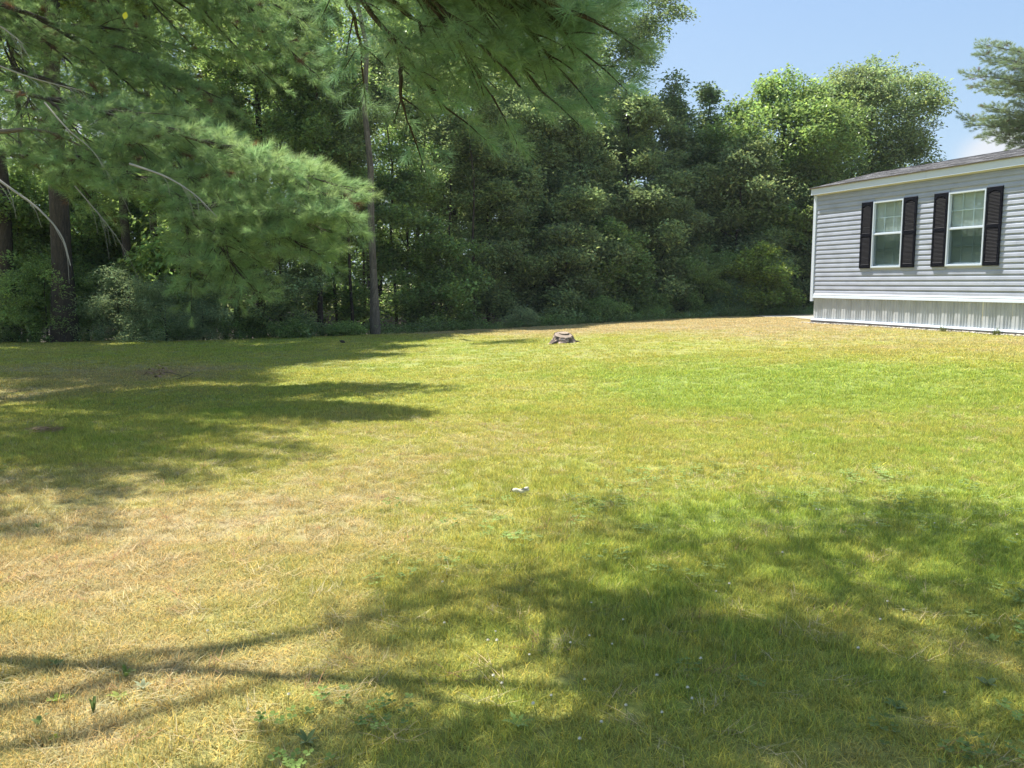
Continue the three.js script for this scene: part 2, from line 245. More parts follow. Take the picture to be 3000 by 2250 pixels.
  wins.forEach(([a, b], n) => {
    const w = new THREE.Group(); w.name = 'window'; house.add(w);
    const y0 = WY0, y1 = WY1, mid = 2.068, F = 0.048;
    part('frame', mergeGeometries([box(a, b, y0, y0 + F, -0.02, 0.034), box(a, b, y1 - F, y1, -0.02, 0.034), box(a, a + F, y0 + F, y1 - F, -0.02, 0.0335), box(b - F, b, y0 + F, y1 - F, -0.02, 0.0335), box(a + 0.012, b - 0.012, y0 + 0.012, y0 + F - 0.008, 0.0341, 0.042), box(a + 0.012, b - 0.012, y1 - F + 0.008, y1 - 0.012, 0.0341, 0.042), box(a + 0.012, a + F - 0.01, y0 + F - 0.008, y1 - F + 0.008, 0.0336, 0.0415), box(b - F + 0.01, b - 0.012, y0 + F - 0.008, y1 - F + 0.008, 0.0336, 0.0415)]), white, w);
    part('meeting_rail', mergeGeometries([box(a + F, b - F, mid - 0.022, mid + 0.03, -0.018, 0.024), box(a + F, b - F, mid - 0.014, mid + 0.012, 0.0241, 0.03)]), white, w);
    part('lower_sash', mergeGeometries([box(a + F, a + F + 0.03, y0 + F, mid - 0.022, -0.045, -0.012), box(b - F - 0.03, b - F, y0 + F, mid - 0.022, -0.045, -0.012), box(a + F + 0.03, b - F - 0.03, y0 + F, y0 + F + 0.032, -0.045, -0.0125)]), white, w);
    part('pane', box(a + F, b - F, mid + 0.03, y1 - F, -0.0125, -0.0105), glass, w);
    part('pane', box(a + F + 0.03, b - F - 0.03, y0 + F + 0.032, mid - 0.022, -0.0325, -0.0305), glass, w);
    const gw = (b - a - 2 * F) / 3;
    for (const [lo, hi, z] of [[mid + 0.03, y1 - F, -0.019], [y0 + F + 0.032, mid - 0.022, -0.039]]) {
      for (const k of [1, 2]) part('muntin', box(a + F + gw * k - 0.009, a + F + gw * k + 0.009, lo, hi, z - 0.006, z), white, w);
      part('muntin', box(a + F + (z < -0.03 ? 0.03 : 0), b - F - (z < -0.03 ? 0.03 : 0), (lo + hi) / 2 - 0.009, (lo + hi) / 2 + 0.009, z - 0.0055, z + 0.0005), white, w);
    }
    part('insect_screen', box(a + F + 0.004, b - F - 0.004, y0 + F, mid - 0.023, 0.001, 0.0018), screen, w);
    const sl = []; for (let y = y0 + 0.06; y < y1 - 0.03; y += 0.024) { const g = new THREE.BoxGeometry(b - a - 0.05, 0.0015, 0.025); g.rotateX(1.2 + rr(-0.03, 0.03)); g.translate((a + b) / 2, y, -0.06); sl.push(g); }
    part('blind', mergeGeometries(sl), blindM, w, 'stuff');
    part('recess', mergeGeometries([box(a - 0.05, b + 0.05, y0 - 0.05, y1 + 0.05, -0.4, -0.39), box(a - 0.02, a, y0, y1, -0.389, -0.081), box(b, b + 0.02, y0, y1, -0.389, -0.081), box(a - 0.02, b + 0.02, y1 + 0.001, y1 + 0.02, -0.389, -0.081), box(a - 0.02, b + 0.02, y0 - 0.02, y0 - 0.001, -0.389, -0.081)]), roomM, w);
  });
  // shutters
  for (const [a, b] of [[1.578, 1.93], [2.862, 3.233], [3.698, 4.055], [4.987, 5.35]]) {
    const s = new THREE.Group(); s.name = 'shutter'; house.add(s);
    const y0 = 1.3, y1 = 2.815, w = b - a, st = 0.05, m0 = 2.03, m1 = 2.105;
    const sh = new THREE.Shape([[a, y0], [b, y0], [b, y1], [a, y1]].map((p) => new THREE.Vector2(...p)));
    const hole = (lo, hi, arch) => { const p = new THREE.Path(); p.moveTo(a + st, lo); p.lineTo(a + st, hi); if (arch) p.quadraticCurveTo((a + b) / 2, hi + 0.09, b - st, hi); else p.lineTo(b - st, hi); p.lineTo(b - st, lo); p.closePath(); sh.holes.push(p); };
    hole(y0 + 0.085, m0, false); hole(m1, y1 - 0.115, true);
    const g = new THREE.ExtrudeGeometry(sh, { depth: 0.026, bevelEnabled: true, bevelThickness: 0.004, bevelSize: 0.004, bevelSegments: 1, bevelOffset: -0.004, curveSegments: 8 }); g.translate(0, 0, 0.02);
    part('frame', g, black, s);
    part('back_panel', box(a + 0.01, b - 0.01, y0 + 0.02, y1 - 0.02, 0.0192, 0.0199), black, s);
    for (const [lo, hi] of [[y0 + 0.085, m0], [m1, y1 - 0.075]]) {
      const L = []; for (let y = lo + 0.012; y < hi - 0.004; y += 0.027) { const q = new THREE.BoxGeometry(w - 2 * st - 0.004 - (hi > 2.5 && y > hi - 0.04 ? 0.1 : 0), 0.007, 0.03); q.rotateX(0.75); q.translate((a + b) / 2, y, 0.034); L.push(q); }
      part('louvers', mergeGeometries(L), black, s, 'stuff');
    }
  }
}
const hdir = V(Math.cos(-HOUSE_TURN) , 0, Math.sin(-HOUSE_TURN)); // along the wall
const houseAt = (x, z) => V(x, 0, z).applyAxisAngle(UP, HOUSE_TURN).add(house.position);
function inHouse(x, d) { const p = V(x, 0, -d).sub(house.position).applyAxisAngle(UP, -HOUSE_TURN); return p.x > -0.08 && p.z < 0.06 && p.z > -4.1; }

// pale gravel pad behind the corner of the house
const PATH = [[2185, 926], [2300, 924], [2440, 923], [2440, 939], [2378, 938], [2340, 935], [2260, 930.5]].map(([u, v]) => { const g = onGround(u, v); return [g.x, -g.z]; });
function onPath(x, d) { let c = false; for (let i = 0, j = PATH.length - 1; i < PATH.length; j = i++) { const [xi, yi] = PATH[i], [xj, yj] = PATH[j]; if (yi > d !== yj > d && x < ((xj - xi) * (d - yi)) / (yj - yi) + xi) c = !c; } return c; }
{
  const sh = new THREE.ShapeGeometry(new THREE.Shape(PATH.map(([x, d]) => new THREE.Vector2(x, d)))), p = sh.attributes.position, pos = [], uv = [], xs = PATH.map((q) => q[0]), ds = PATH.map((q) => q[1]);
  const x0 = Math.min(...xs), x1 = Math.max(...xs), d0 = Math.min(...ds), d1 = Math.max(...ds), idx = [], n = 40; const keep = [];
  for (let j = 0; j <= n; j++) for (let i = 0; i <= n; i++) { const x = lerp(x0, x1, i / n), d = lerp(d0, d1, j / n); pos.push(x, land(x, d) + 0.02, -d); uv.push(x, d); keep.push(onPath(x, d)); }
  for (let j = 0; j < n; j++) for (let i = 0; i < n; i++) { const k = j * (n + 1) + i; if (keep[k] && keep[k + 1] && keep[k + n + 1] && keep[k + n + 2]) idx.push(k, k + 1, k + n + 1, k + 1, k + n + 2, k + n + 1); }
  const g = geoOf(pos, idx); g.setAttribute('uv', new THREE.Float32BufferAttribute(uv, 2));
  const t = dataTex(256, (u, v) => { const a = 0.62 + 0.3 * tn(u, v, 90, 8) * tn(u, v, 9, 9) + 0.1 * tn(u, v, 5, 7); return [a, a * 0.96, a * 0.86]; });
  const o = part('path', g, std(0.62, 0.6, 0.55, 0.95, { map: t }), scene); o.userData = { kind: 'structure', label: 'pale gravel pad behind the left corner of the grey house', category: 'path' };
}

// ---------------------------------------------------------------- leaves, needles and crowns
function leafCluster(n, spread, len, wid, flat = 0.6, shape = 'oval', s = 1) { // a spray of single leaves on no visible twig
  reseed(500 + s); const pos = [], col = [], q = new THREE.Quaternion(), e = new THREE.Euler();
  for (let i = 0; i < n; i++) {
    let x, y, z; do { x = rr(-1, 1); y = rr(-1, 1); z = rr(-1, 1); } while (x * x + y * y + z * z > 1);
    const p = V(x * spread, y * spread * flat, z * spread), L = len * rr(0.7, 1.25), W = wid * rr(0.75, 1.2);
    e.set(rr(-0.75, 0.75), rr(0, 6.283), rr(-0.6, 0.6) - 0.25, 'YXZ'); q.setFromEuler(e);
    const f = W * rr(0.1, 0.5), P = (shape === 'maple' ? [[0, 0, 0], [0.35 * L, f, W], [0.55 * L, f * 0.3, 0.4 * W], [L, -0.1 * L, 0], [0.55 * L, f * 0.3, -0.4 * W], [0.35 * L, f, -W]] : [[0, 0, 0], [0.45 * L, f, W * 0.5], [L, -0.12 * L, 0], [0.45 * L, f, -W * 0.5]]).map(([a, b, c]) => V(a, b, c).applyQuaternion(q).add(p));
    const tris = shape === 'maple' ? [[0, 1, 2], [0, 2, 3], [0, 3, 4], [0, 4, 5]] : [[0, 1, 2], [0, 2, 3]], k = rr(0.55, 1.5), w = rr(-0.12, 0.12);
    for (const t of tris) for (const a of t) { pos.push(P[a].x, P[a].y, P[a].z); col.push(k * (1 + w), k, k * (1 - w)); }
  }
  return geoOf(pos, null, col);
}
function needleTuft(n, len, wid, axis, s = 1) { // needles in a brush round a twig end that points along +y
  reseed(600 + s); const pos = [], col = [];
  for (let i = 0; i < n; i++) {
    const y0 = axis * Math.sqrt(rnd()), a = rr(0, 6.283), tilt = rr(0.3, 1.15) * (1.25 - (0.55 * y0) / axis), d = V(Math.sin(tilt) * Math.cos(a), Math.cos(tilt), Math.sin(tilt) * Math.sin(a)), L = len * rr(0.75, 1.15), s0 = V(0, y0, 0), tip = s0.clone().addScaledVector(d, L); tip.y -= 0.06 * L;
    const side = d.clone().cross(V(gauss(), gauss(), gauss())).normalize().multiplyScalar(wid * 0.5), k = rr(0.75, 1.25);
    for (const p of [s0.clone().add(side), tip, s0.clone().sub(side)]) { pos.push(p.x, p.y, p.z); col.push(k, k, k); }
  }
  return geoOf(pos, null, col);
}
const barkM = std(0.17, 0.14, 0.115, 0.95, { map: BARK, bumpMap: BARK, bumpScale: 0.02 }), greyBark = std(0.42, 0.39, 0.35, 0.95, { map: BARK, bumpMap: BARK, bumpScale: 0.012 }), twigM = std(0.055, 0.046, 0.038, 0.9), deadM = std(0.34, 0.31, 0.27, 0.9);
const LEAF = leafMat(0.48, 0.3, 1, 0.28), LEAF_THIN = leafMat(0.55, 0.3, 1, 0.3), NEEDLE = leafMat(0.5, 0.2, 1, 0.35);
const OAK = [1, 2, 3].map((s) => leafCluster(24, 0.42, 0.13, 0.062, 0.55, 'oval', s)), MAPLE = [4, 5, 6].map((s) => leafCluster(22, 0.42, 0.11, 0.055, 0.5, 'maple', s)), SMALL = [7, 8].map((s) => leafCluster(26, 0.26, 0.065, 0.036, 0.7, 'oval', s)), LANCE = [9, 10].map((s) => leafCluster(22, 0.26, 0.085, 0.02, 0.8, 'oval', s)), BIG = [11, 12].map((s) => leafCluster(12, 0.36, 0.2, 0.1, 0.8, 'oval', s));

// broadleaf tree: bent tapered trunk, limbs to each bough of foliage, leaves in uneven clumps
function tree(o) {
  const { u, d, top, bottom, w, leaf, tint, label, name = 'tree', category = 'tree', group, r = 0.12, density = 1, puffs = 26, lean = 0, limbs = 8, m = LEAF, bare = 0, shape = 'round', material = barkM } = o;
  reseed(o.seed ?? Math.round(u * 3 + d * 17));
  const x = ((u - 1500) / 2517) * d, base = gp(x, d, -0.05), T = thing(name, label, category, base, 0, group);
  const py = (v) => EYE + ((829 - v) / 2517) * d - base.y, H = py(top), B = Math.max(py(bottom), 0.1), R = ((w / 2) / 2500) * d;
  const n = 9, tp = []; for (let i = 0; i < n; i++) { const f = i / (n - 1); tp.push(V(lean * f * H + (i ? 1 : 0) * gauss() * 0.025 * H * Math.min(1, f * 2) * 0.6, f * H * 0.93, gauss() * 0.012 * H * f)); }
  part('trunk', tube(tp, (f) => r * (1 - 0.8 * f) * (f < 0.02 ? 1.35 : 1), 0, 9, 0.12), material, T);
  const along = (y) => { const f = clamp(y / (H * 0.93)) * (n - 1), i = Math.min(Math.floor(f), n - 2); return tp[i].clone().lerp(tp[i + 1], f - i); };
  const list = leaf.map(() => []), mid = (H + B) / 2, hh = (H - B) / 2, P = [];
  const profile = (yv) => (shape === 'cone' ? clamp(0.97 - 0.52 * (yv + 0.75), 0.1, 1) : yv < 0 ? 0.82 + 0.18 * (1 + yv) : Math.sqrt(Math.max(0.02, 1 - Math.pow(yv, 2.3)))) * (1 + 0.22 * Math.sin(yv * 7 + u));
  const rim = o.rim ?? 0.45;
  for (let i = 0; i < puffs * 1.6; i++) {
    const a = rr(0, 6.283); let yv; do { yv = rr(-1, 0.97); } while (shape === 'cone' && rnd() > Math.max(0.12, profile(yv))); const c = along(mid + yv * hh), q = Math.pow(rnd(), rim) * profile(yv) * 0.9, r = R * rr(0.14, 0.3) * (shape === 'cone' ? 0.75 : 1), p = V(c.x + Math.cos(a) * R * q, mid + yv * hh * 0.95, c.z + Math.sin(a) * R * q), subs = [];
    for (let k = 0; k < 7; k++) subs.push(V(p.x + gauss() * r * 0.85, p.y + gauss() * r * 0.55 - 0.05 * r, p.z + gauss() * r * 0.85));
    P.push({ p, r, subs, bright: rr(0.82, 1.2), dead: rnd() < bare });
  }
  { const r = R * (shape === 'cone' ? 0.09 : 0.16), p = V(tp[n - 1].x, H * 0.95, tp[n - 1].z); P.push({ p, r, subs: [0, 1, 2, 3, 4].map((k) => V(p.x + gauss() * r * 0.4, p.y + k * r * (shape === 'cone' ? 1.1 : 0.25) - (shape === 'cone' ? 2.5 * r : 0), p.z + gauss() * r * 0.4)), bright: 1.1 }); }
  const area = ((w * Math.min(bottom - Math.max(top, -350), 1400)) / 8.58) * 0.8, lp = 40 / d, count = o.count ?? Math.min(3600, Math.max(200, (area * density * 0.165) / (lp * lp)));
  const scale = Math.max(0.95, Math.min(1.4, d / 28)) * (o.leafScale ?? 1);
  let vol = 0; for (const p of P) vol += p.r * p.r;
  for (const p of P) {
    if (p.dead) continue;
    const c = Math.round((count * p.r * p.r) / vol);
    for (let k = 0; k < c; k++) {
      const sub = p.subs[Math.floor(rr(0, p.subs.length))], i = Math.floor(rr(0, leaf.length)); let pos;
      if (rnd() < (o.fill ?? 0.1)) { let yv; do { yv = rr(-1, 0.95); } while (rnd() > Math.max(0.06, profile(yv) ** 2)); const cc = along(mid + yv * hh), a = rr(0, 6.283), q = R * profile(yv) * Math.sqrt(rnd()) * 0.95; pos = V(cc.x + Math.cos(a) * q, mid + yv * hh, cc.z + Math.sin(a) * q); }
      else pos = V(sub.x + gauss() * p.r * 0.34, sub.y + gauss() * p.r * 0.2, sub.z + gauss() * p.r * 0.34);
      if (pos.y < 0.05) pos.y = rr(0.05, 0.25);
      _q.setFromEuler(_e.set(gauss() * 0.35, rr(0, 6.283), gauss() * 0.35));
      const c2 = vary(tint, 0.16, 0.07); c2.multiplyScalar(p.bright); list[i].push({ m: mat4(pos, _q, scale * rr(0.75, 1.15)), c: c2 });
    }
  }
  P.slice().sort((a, b) => b.r - a.r).slice(0, limbs).forEach((p) => {
    const s = along(clamp(p.p.y - rr(0.4, 0.9) * p.p.distanceTo(along(p.p.y)), 0.12 * H, 0.85 * H)), m1 = s.clone().lerp(p.p, 0.5).add(V(gauss() * 0.15, gauss() * 0.15 - 0.1, gauss() * 0.15)), e = p.p.clone();
    part('limb', tube([s, s.clone().lerp(m1, 0.5), m1, m1.clone().lerp(e, 0.5).add(V(gauss() * 0.08, 0.05, gauss() * 0.08)), e], r * 0.34, r * 0.06, 5), material, T);
  });
  leaf.forEach((g, i) => { if (list[i].length) copies('crown', g, m, list[i], T); });
  return T;
}

// pine: boughs that leave the trunk, droop, and carry flat sprays of needle tufts
const TUFT = [1, 2, 3].map((s) => needleTuft(110, 0.115, 0.0021, 0.13, s)), TUFT_MID = [6, 7, 8].map((s) => needleTuft(80, 0.125, 0.0034, 0.14, s)), TUFT_FAR = [4, 5].map((s) => needleTuft(60, 0.14, 0.006, 0.17, s));
function bough(T, from, to, o = {}) {
  const { r = 0.035, rise = 0.5, t0 = 0.4, lmax = 0.9, gap = 0.17, tint = [0.285, 0.41, 0.16], tufts = TUFT, scale = 1, dense = 1, dead = 0.03, side = 1, drop = 0, kink = 0.12, step = 0.11 } = o;
  const S = from.clone().sub(T.position), E = to.clone().sub(T.position), L = S.distanceTo(E), m1 = S.clone().lerp(E, 0.36).add(V(gauss() * kink, rise, gauss() * kink)), m2 = S.clone().lerp(E, 0.72).add(V(gauss() * kink, rise * 0.62, gauss() * kink));
  const C = new THREE.CatmullRomCurve3([S, m1, m2, E]), pts = C.getPoints(16).map((p, i) => (i && i < 16 ? p.add(V(gauss() * 0.012, gauss() * 0.012, gauss() * 0.012)) : p));
  const limb = part('bough', tube(pts, r, r * 0.16, 7, 0.14), o.bark ?? twigM, T), twigs = [], list = tufts.map(() => []);
  const tuft = (p, dir, sc) => { const i = Math.floor(rr(0, tufts.length)); _q.setFromUnitVectors(UP, dir); _q2.setFromAxisAngle(UP, rr(0, 6.283)); const brown = rnd() < dead, c = brown ? vary([0.16, 0.085, 0.04], 0.2) : vary(tint, 0.2, 0.09); list[i].push({ m: mat4(p, _q.clone().multiply(_q2), sc), c }); };
  const N = Math.max(3, Math.round((L * (1 - t0)) / gap));
  for (let i = 0; i <= N; i++) for (const sgn of i === N ? [0] : [1, -1]) {
    const f = i / N, t = Math.min(0.999, t0 + (1 - t0) * f + rr(-0.01, 0.01)), p = C.getPoint(t), tan = C.getTangent(t), sd = tan.clone().cross(UP).normalize();
    if (sgn && rnd() > dense) continue;
    const dir = tan.clone().multiplyScalar(rr(0.55, 0.9)).addScaledVector(sd, sgn * side * rr(0.6, 0.95)).addScaledVector(UP, rr(-0.22 - drop * 1.6, 0.28)).normalize(), l = sgn ? Math.max(0.16, lmax * (1 - 0.72 * f) * (0.55 + 0.45 * Math.min(1, f * 6)) * rr(0.6, 1.15)) : 0.28, e = p.clone().addScaledVector(dir, l).add(V(0, -0.1 * l * l, 0)), mid = p.clone().lerp(e, 0.5).add(V(0, 0.03 * l, 0));
    twigs.push(tube([p, mid, e], 0.006 + 0.005 * l, 0.0025, 3));
    const bc = new THREE.QuadraticBezierCurve3(p, mid, e);
    for (let s = 0.3; s <= 1.001; s += step / l) {
      const q = bc.getPoint(Math.min(1, s)), dd = dir.clone().addScaledVector(UP, rr(0.05, 0.45)).add(V(gauss() * 0.25, 0, gauss() * 0.25)).normalize(); tuft(q, dd, scale * rr(0.8, 1.1));
      if (s < 0.92) for (const g of [1, -1]) if (rnd() < 0.8) { const sl = rr(0.1, 0.3) * (1.2 - s) * Math.min(1, l * 1.6), s2 = dir.clone().cross(UP).normalize(), d2 = dir.clone().multiplyScalar(0.75).addScaledVector(s2, g * rr(0.4, 0.9)).addScaledVector(UP, rr(-0.1, 0.4)).normalize(), qe = q.clone().addScaledVector(d2, sl); if (sl > 0.08) twigs.push(tube([q, qe], 0.003, 0.002, 3)); tuft(qe, d2.addScaledVector(UP, 0.2).normalize(), scale * rr(0.8, 1.1)); }
    }
  }
  limb.along = (t) => C.getPoint(t).add(T.position);
  part('twigs', mergeGeometries(twigs), o.bark ?? twigM, limb, 'stuff');
  tufts.forEach((g, i) => { if (list[i].length) copies('needles', g, NEEDLE, list[i], limb); });
  return limb;
}
function pineTree(label, x, d, H, r, group) {
  const base = gp(x, d, -0.05), T = thing('pine_tree', label, 'pine tree', base, 0, group), pts = []; for (let i = 0; i <= 8; i++) pts.push(V(gauss() * 0.05, (i / 8) * H, gauss() * 0.05)); part('trunk', tube(pts, (f) => r * (1 - 0.85 * f) * (f < 0.01 ? 1.3 : 1), 0, 12, 0.12), barkM, T); return T;
}
const trunkPt = (T, y) => V(T.position.x, y, T.position.z);

// pine beside the camera on the left: its limbs hang into the top of the view and shade the near lawn
{
  reseed(21);
  const A = pineTree('near pine whose dark boughs hang into the top middle of the view', -5.5, 6, 15, 0.24), G = [0.215, 0.345, 0.165];
  const nearest = { lmax: 0.55, gap: 0.15, tint: G, dead: 0.006, kink: 0.05, step: 0.13, bark: barkM };
  const run = (from, u, v, d, t0, r, o = {}) => bough(A, from, at(u, v, d), { ...nearest, rise: 0.5, t0, r, ...o });
  const m1 = run(trunkPt(A, 5.6), 1735, 60, 4.25, 0.7, 0.06, { lmax: 0.75, rise: 0.1 }), m2 = run(m1.along(0.62), 1310, 320, 4.9, 0.5, 0.03, { rise: 0.1 });
  for (const [m, t, u, v, d, o] of [[m1, 0.84, 1715, 160, 4.5], [m1, 0.82, 1650, 215, 4.6], [m1, 0.8, 1580, 265, 4.6], [m1, 0.76, 1440, 280, 4.7], [m1, 0.72, 1560, 40, 4.6, { lmax: 0.65 }], [m1, 0.78, 1680, -40, 4.7, { lmax: 0.55 }], [m1, 0.7, 1480, 200, 4.4], [m1, 0.8, 1660, 110, 4.8], [m2, 0.7, 1200, 370, 5.0, { lmax: 0.35 }], [m2, 0.4, 1060, 200, 5.4, { lmax: 0.4 }], [m2, 0.5, 1280, 150, 5.0], [m1, 0.7, 1330, 10, 5.2]]) run(m.along(t), u, v, d, 0.15, 0.022, { rise: 0.08, ...(o ?? {}) });
  const low = { ...nearest, r: 0.028, lmax: 0.5, gap: 0.2, rise: 0.1 }, l1 = bough(A, m1.along(0.55), shading(2200, 2200, 3.2), { ...low, rise: 0.1, t0: 0.45 });
  for (const [t, u, v] of [[0.4, 1500, 2180], [0.5, 1850, 2235], [0.7, 2520, 2235], [0.85, 2900, 2190], [0.3, 1250, 2140], [0.85, 3000, 2320], [0.6, 2300, 2380], [0.45, 1750, 2100], [0.7, 2550, 2080], [0.2, 1000, 2215], [0.25, 1150, 2240], [0.3, 1380, 2260], [0.4, 1620, 2290], [0.2, 860, 2250], [0.8, 2760, 2240], [0.9, 3050, 2120], [0.85, 2850, 2060], [0.9, 3000, 2000], [0.8, 2700, 2330], [0.5, 2050, 2300]]) bough(A, l1.along(t), shading(u, v, rr(3.3, 3.6)), { ...low, t0: 0.2, r: 0.016 });
  const far = { lmax: 0.95, gap: 0.3, step: 0.15, rise: 0.4, r: 0.045, tint: G }, sub = { ...far, rise: 0.1, r: 0.022, t0: 0.22, gap: 0.22 };
  const over = (from, u, v, y, o) => bough(A, from, shading(u, v, y), o);
  const a1 = over(trunkPt(A, 7.1), 2520, 1500, 6.8, { ...far, t0: 0.76 }), a2 = over(a1.along(0.5), 2850, 1790, 7.0, { ...far, t0: 0.45, r: 0.03, rise: 0.1 }), a3 = over(a1.along(0.5), 1850, 1820, 6.8, { ...far, t0: 0.5, r: 0.03, rise: 0.1 }), a4 = over(trunkPt(A, 7.2), 1180, 1800, 7.0, { ...far, t0: 0.88, r: 0.06 }), a5 = over(trunkPt(A, 7.8), 1050, 1930, 7.6, { ...far, t0: 0.9, r: 0.06 });
  for (const [m, t, u, v, y] of [[a1, 0.72, 1700, 1500, 7.2], [a1, 0.74, 2080, 1590, 7.0], [a1, 0.85, 2950, 1580, 6.4], [a1, 0.76, 2320, 1620, 7.0], [a1, 0.7, 1850, 1580, 7.2], [a2, 0.6, 2720, 1580, 6.8], [a2, 0.75, 3050, 1670, 6.4], [a2, 0.8, 3200, 1750, 6.4], [a2, 0.56, 2550, 1710, 7], [a2, 0.5, 2420, 1800, 7.2], [a2, 0.7, 2950, 1980, 6.4], [a3, 0.55, 1480, 1780, 6.6], [a3, 0.6, 1650, 1690, 6.9], [a3, 0.75, 2150, 1760, 6.8], [a3, 0.6, 1950, 1950, 6.4], [a1, 0.88, 3000, 1520, 6.4], [a1, 0.84, 2780, 1510, 6.6], [a2, 0.85, 3100, 1850, 6.2]]) over(m.along(t), u, v, y, sub);
}
// pine at the left edge: pale lit spray in the middle distance, long drooping boughs, dead twigs below
{
  reseed(22);
  const B = pineTree('big pine leaning in from the left edge with a bright sunlit bough', -10.6, 14.2, 18, 0.3), D = [0.285, 0.41, 0.16], M = D, L = D;
  const run = (from, u, v, d, t0, o = {}) => bough(B, from, at(u, v, d), { r: 0.03, rise: 0.12, t0, tint: D, lmax: 0.9, gap: 0.2, bark: barkM, drop: 0.25, tufts: TUFT_MID, scale: 1.25, step: 0.19, ...o });
  const tk = (y) => trunkPt(B, y), big = { r: 0.06, rise: 0.45, lmax: 1.0 };
  const p1 = run(tk(4.6), 1020, 555, 11, 0.74, { ...big, r: 0.045 }), p2 = run(tk(3.6), 900, 720, 11, 0.72, { ...big, r: 0.045 }), p3 = run(tk(6.2), 670, 300, 14.4, 0.42, big), p4 = run(tk(8.4), 600, 60, 15, 0.4, big), p5 = run(tk(3.9), 360, 545, 12.6, 0.5, { ...big, r: 0.045 }), p6 = run(tk(7.0), 260, 200, 15, 0.36, big), p7 = run(tk(5.2), 700, 470, 13.4, 0.5, big), p8 = run(tk(8.6), 890, 60, 15, 0.5, big);
  for (const [m, t, u, v, d, o] of [[p1, 0.8, 1000, 600, 10.7], [p1, 0.76, 1010, 640, 10.6], [p1, 0.74, 870, 520, 11.2], [p1, 0.7, 780, 500, 11.6], [p2, 0.8, 965, 680, 10.7], [p2, 0.8, 940, 750, 10.6], [p2, 0.76, 900, 640, 11], [p2, 0.74, 760, 650, 11.3], [p2, 0.74, 745, 850, 11], [p2, 0.7, 650, 780, 11.4], [p2, 0.7, 690, 830, 11.2, { lmax: 0.6 }], [p2, 0.68, 560, 860, 11.6, { lmax: 0.5 }], [p2, 0.64, 560, 690, 12.2], [p3, 0.5, 600, 160, 14.8], [p3, 0.55, 690, 400, 14], [p3, 0.45, 480, 330, 14.2], [p3, 0.6, 560, 250, 14.4], [p4, 0.5, 700, 30, 15.2], [p4, 0.45, 430, 150, 14.6], [p4, 0.4, 330, 60, 15], [p4, 0.6, 560, 130, 14.8], [p7, 0.55, 420, 480, 13.6], [p7, 0.7, 690, 530, 13.2], [p7, 0.6, 560, 560, 13], [p7, 0.65, 640, 600, 12.6], [p5, 0.55, 190, 560, 12.9, { lmax: 0.7 }], [p5, 0.6, 300, 620, 12.4, { lmax: 0.6 }], [p6, 0.5, 110, 280, 13.8], [p6, 0.45, 150, 420, 14], [p6, 0.6, 330, 330, 14], [p6, 0.4, 60, 120, 14.6], [p1, 0.4, 260, 420, 12.2], [p1, 0.46, 420, 440, 12], [p1, 0.52, 520, 400, 11.9], [p1, 0.42, 330, 370, 12.4], [p1, 0.36, 90, 360, 12.6], [p2, 0.44, 330, 500, 12], [p2, 0.5, 470, 540, 11.8], [p2, 0.56, 560, 600, 11.6], [p2, 0.4, 180, 480, 12.4], [p1, 0.62, 650, 470, 11.7], [p8, 0.66, 930, 220, 14.8], [p8, 0.5, 740, 120, 15.2], [p8, 0.6, 870, 150, 15], [p8, 0.54, 790, 230, 15], [p8, 0.64, 960, -20, 15]]) run(m.along(t), u, v, d, 0.18, o);
  for (const [u, v, y, t0] of [[250, 1040, 8.6, 0.4], [520, 1050, 8.8, 0.4], [760, 1060, 9, 0.45], [400, 1080, 8.2, 0.4], [650, 1085, 8.4, 0.4], [150, 1085, 8.6, 0.4], [900, 1045, 9, 0.5], [300, 1170, 8, 0.4], [500, 1260, 7.6, 0.45], [750, 1185, 8, 0.5], [180, 1310, 7.4, 0.45], [950, 1190, 7.6, 0.55], [880, 1255, 7.4, 0.55], [760, 1120, 9.6, 0.5], [100, 1120, 9.5, 0.5], [350, 1210, 8, 0.5], [620, 1290, 7.2, 0.5], [40, 1230, 7.6, 0.5], [870, 1335, 6.6, 0.55], [640, 1380, 6.9, 0.5], [480, 1430, 6.6, 0.5], [200, 1560, 6.4, 0.55], [700, 1240, 7.8, 0.5], [400, 1330, 7.4, 0.5], [150, 1420, 7.2, 0.5], [850, 1150, 8.6, 0.5], [500, 1200, 8.8, 0.45], [200, 1250, 8.4, 0.5], [600, 1100, 10, 0.45], [300, 1120, 10.5, 0.45],[60, 1330, 7.6, 0.5]]) bough(B, trunkPt(B, y + rr(0, 0.7)), shading(u, v, y), { lmax: 1.1, gap: 0.17, t0, rise: 0.3, r: 0.05, bark: barkM });
  // dead grey branches under the crown
  for (const [P, r] of [[[[-260, 330, 12], [0, 530, 11.6], [110, 610, 11.5], [180, 690, 11.4], [207, 778, 11.3]], 0.02], [[[-150, 360, 12.4], [0, 385, 12.3], [80, 380, 12.2], [160, 392, 12.1], [260, 440, 12]], 0.042], [[[380, 480, 11.2], [490, 520, 11], [570, 570, 10.9], [640, 640, 10.8]], 0.016], [[[-100, 20, 11.5], [20, 90, 11.3], [70, 130, 11.2]], 0.012], [[[-60, 170, 11.8], [100, 230, 11.6], [240, 265, 11.6]], 0.014], [[[130, 300, 12], [200, 380, 11.8], [270, 440, 11.7], [310, 500, 11.6]], 0.012], [[[220, 545, 12], [300, 640, 11.8], [340, 690, 11.8]], 0.009]]) {
    const pts = new THREE.CatmullRomCurve3(P.map(([u, v, d]) => at(u, v, d).sub(B.position))).getPoints(14), g = [tube(pts, r, r * 0.3, 6, 0.1)];
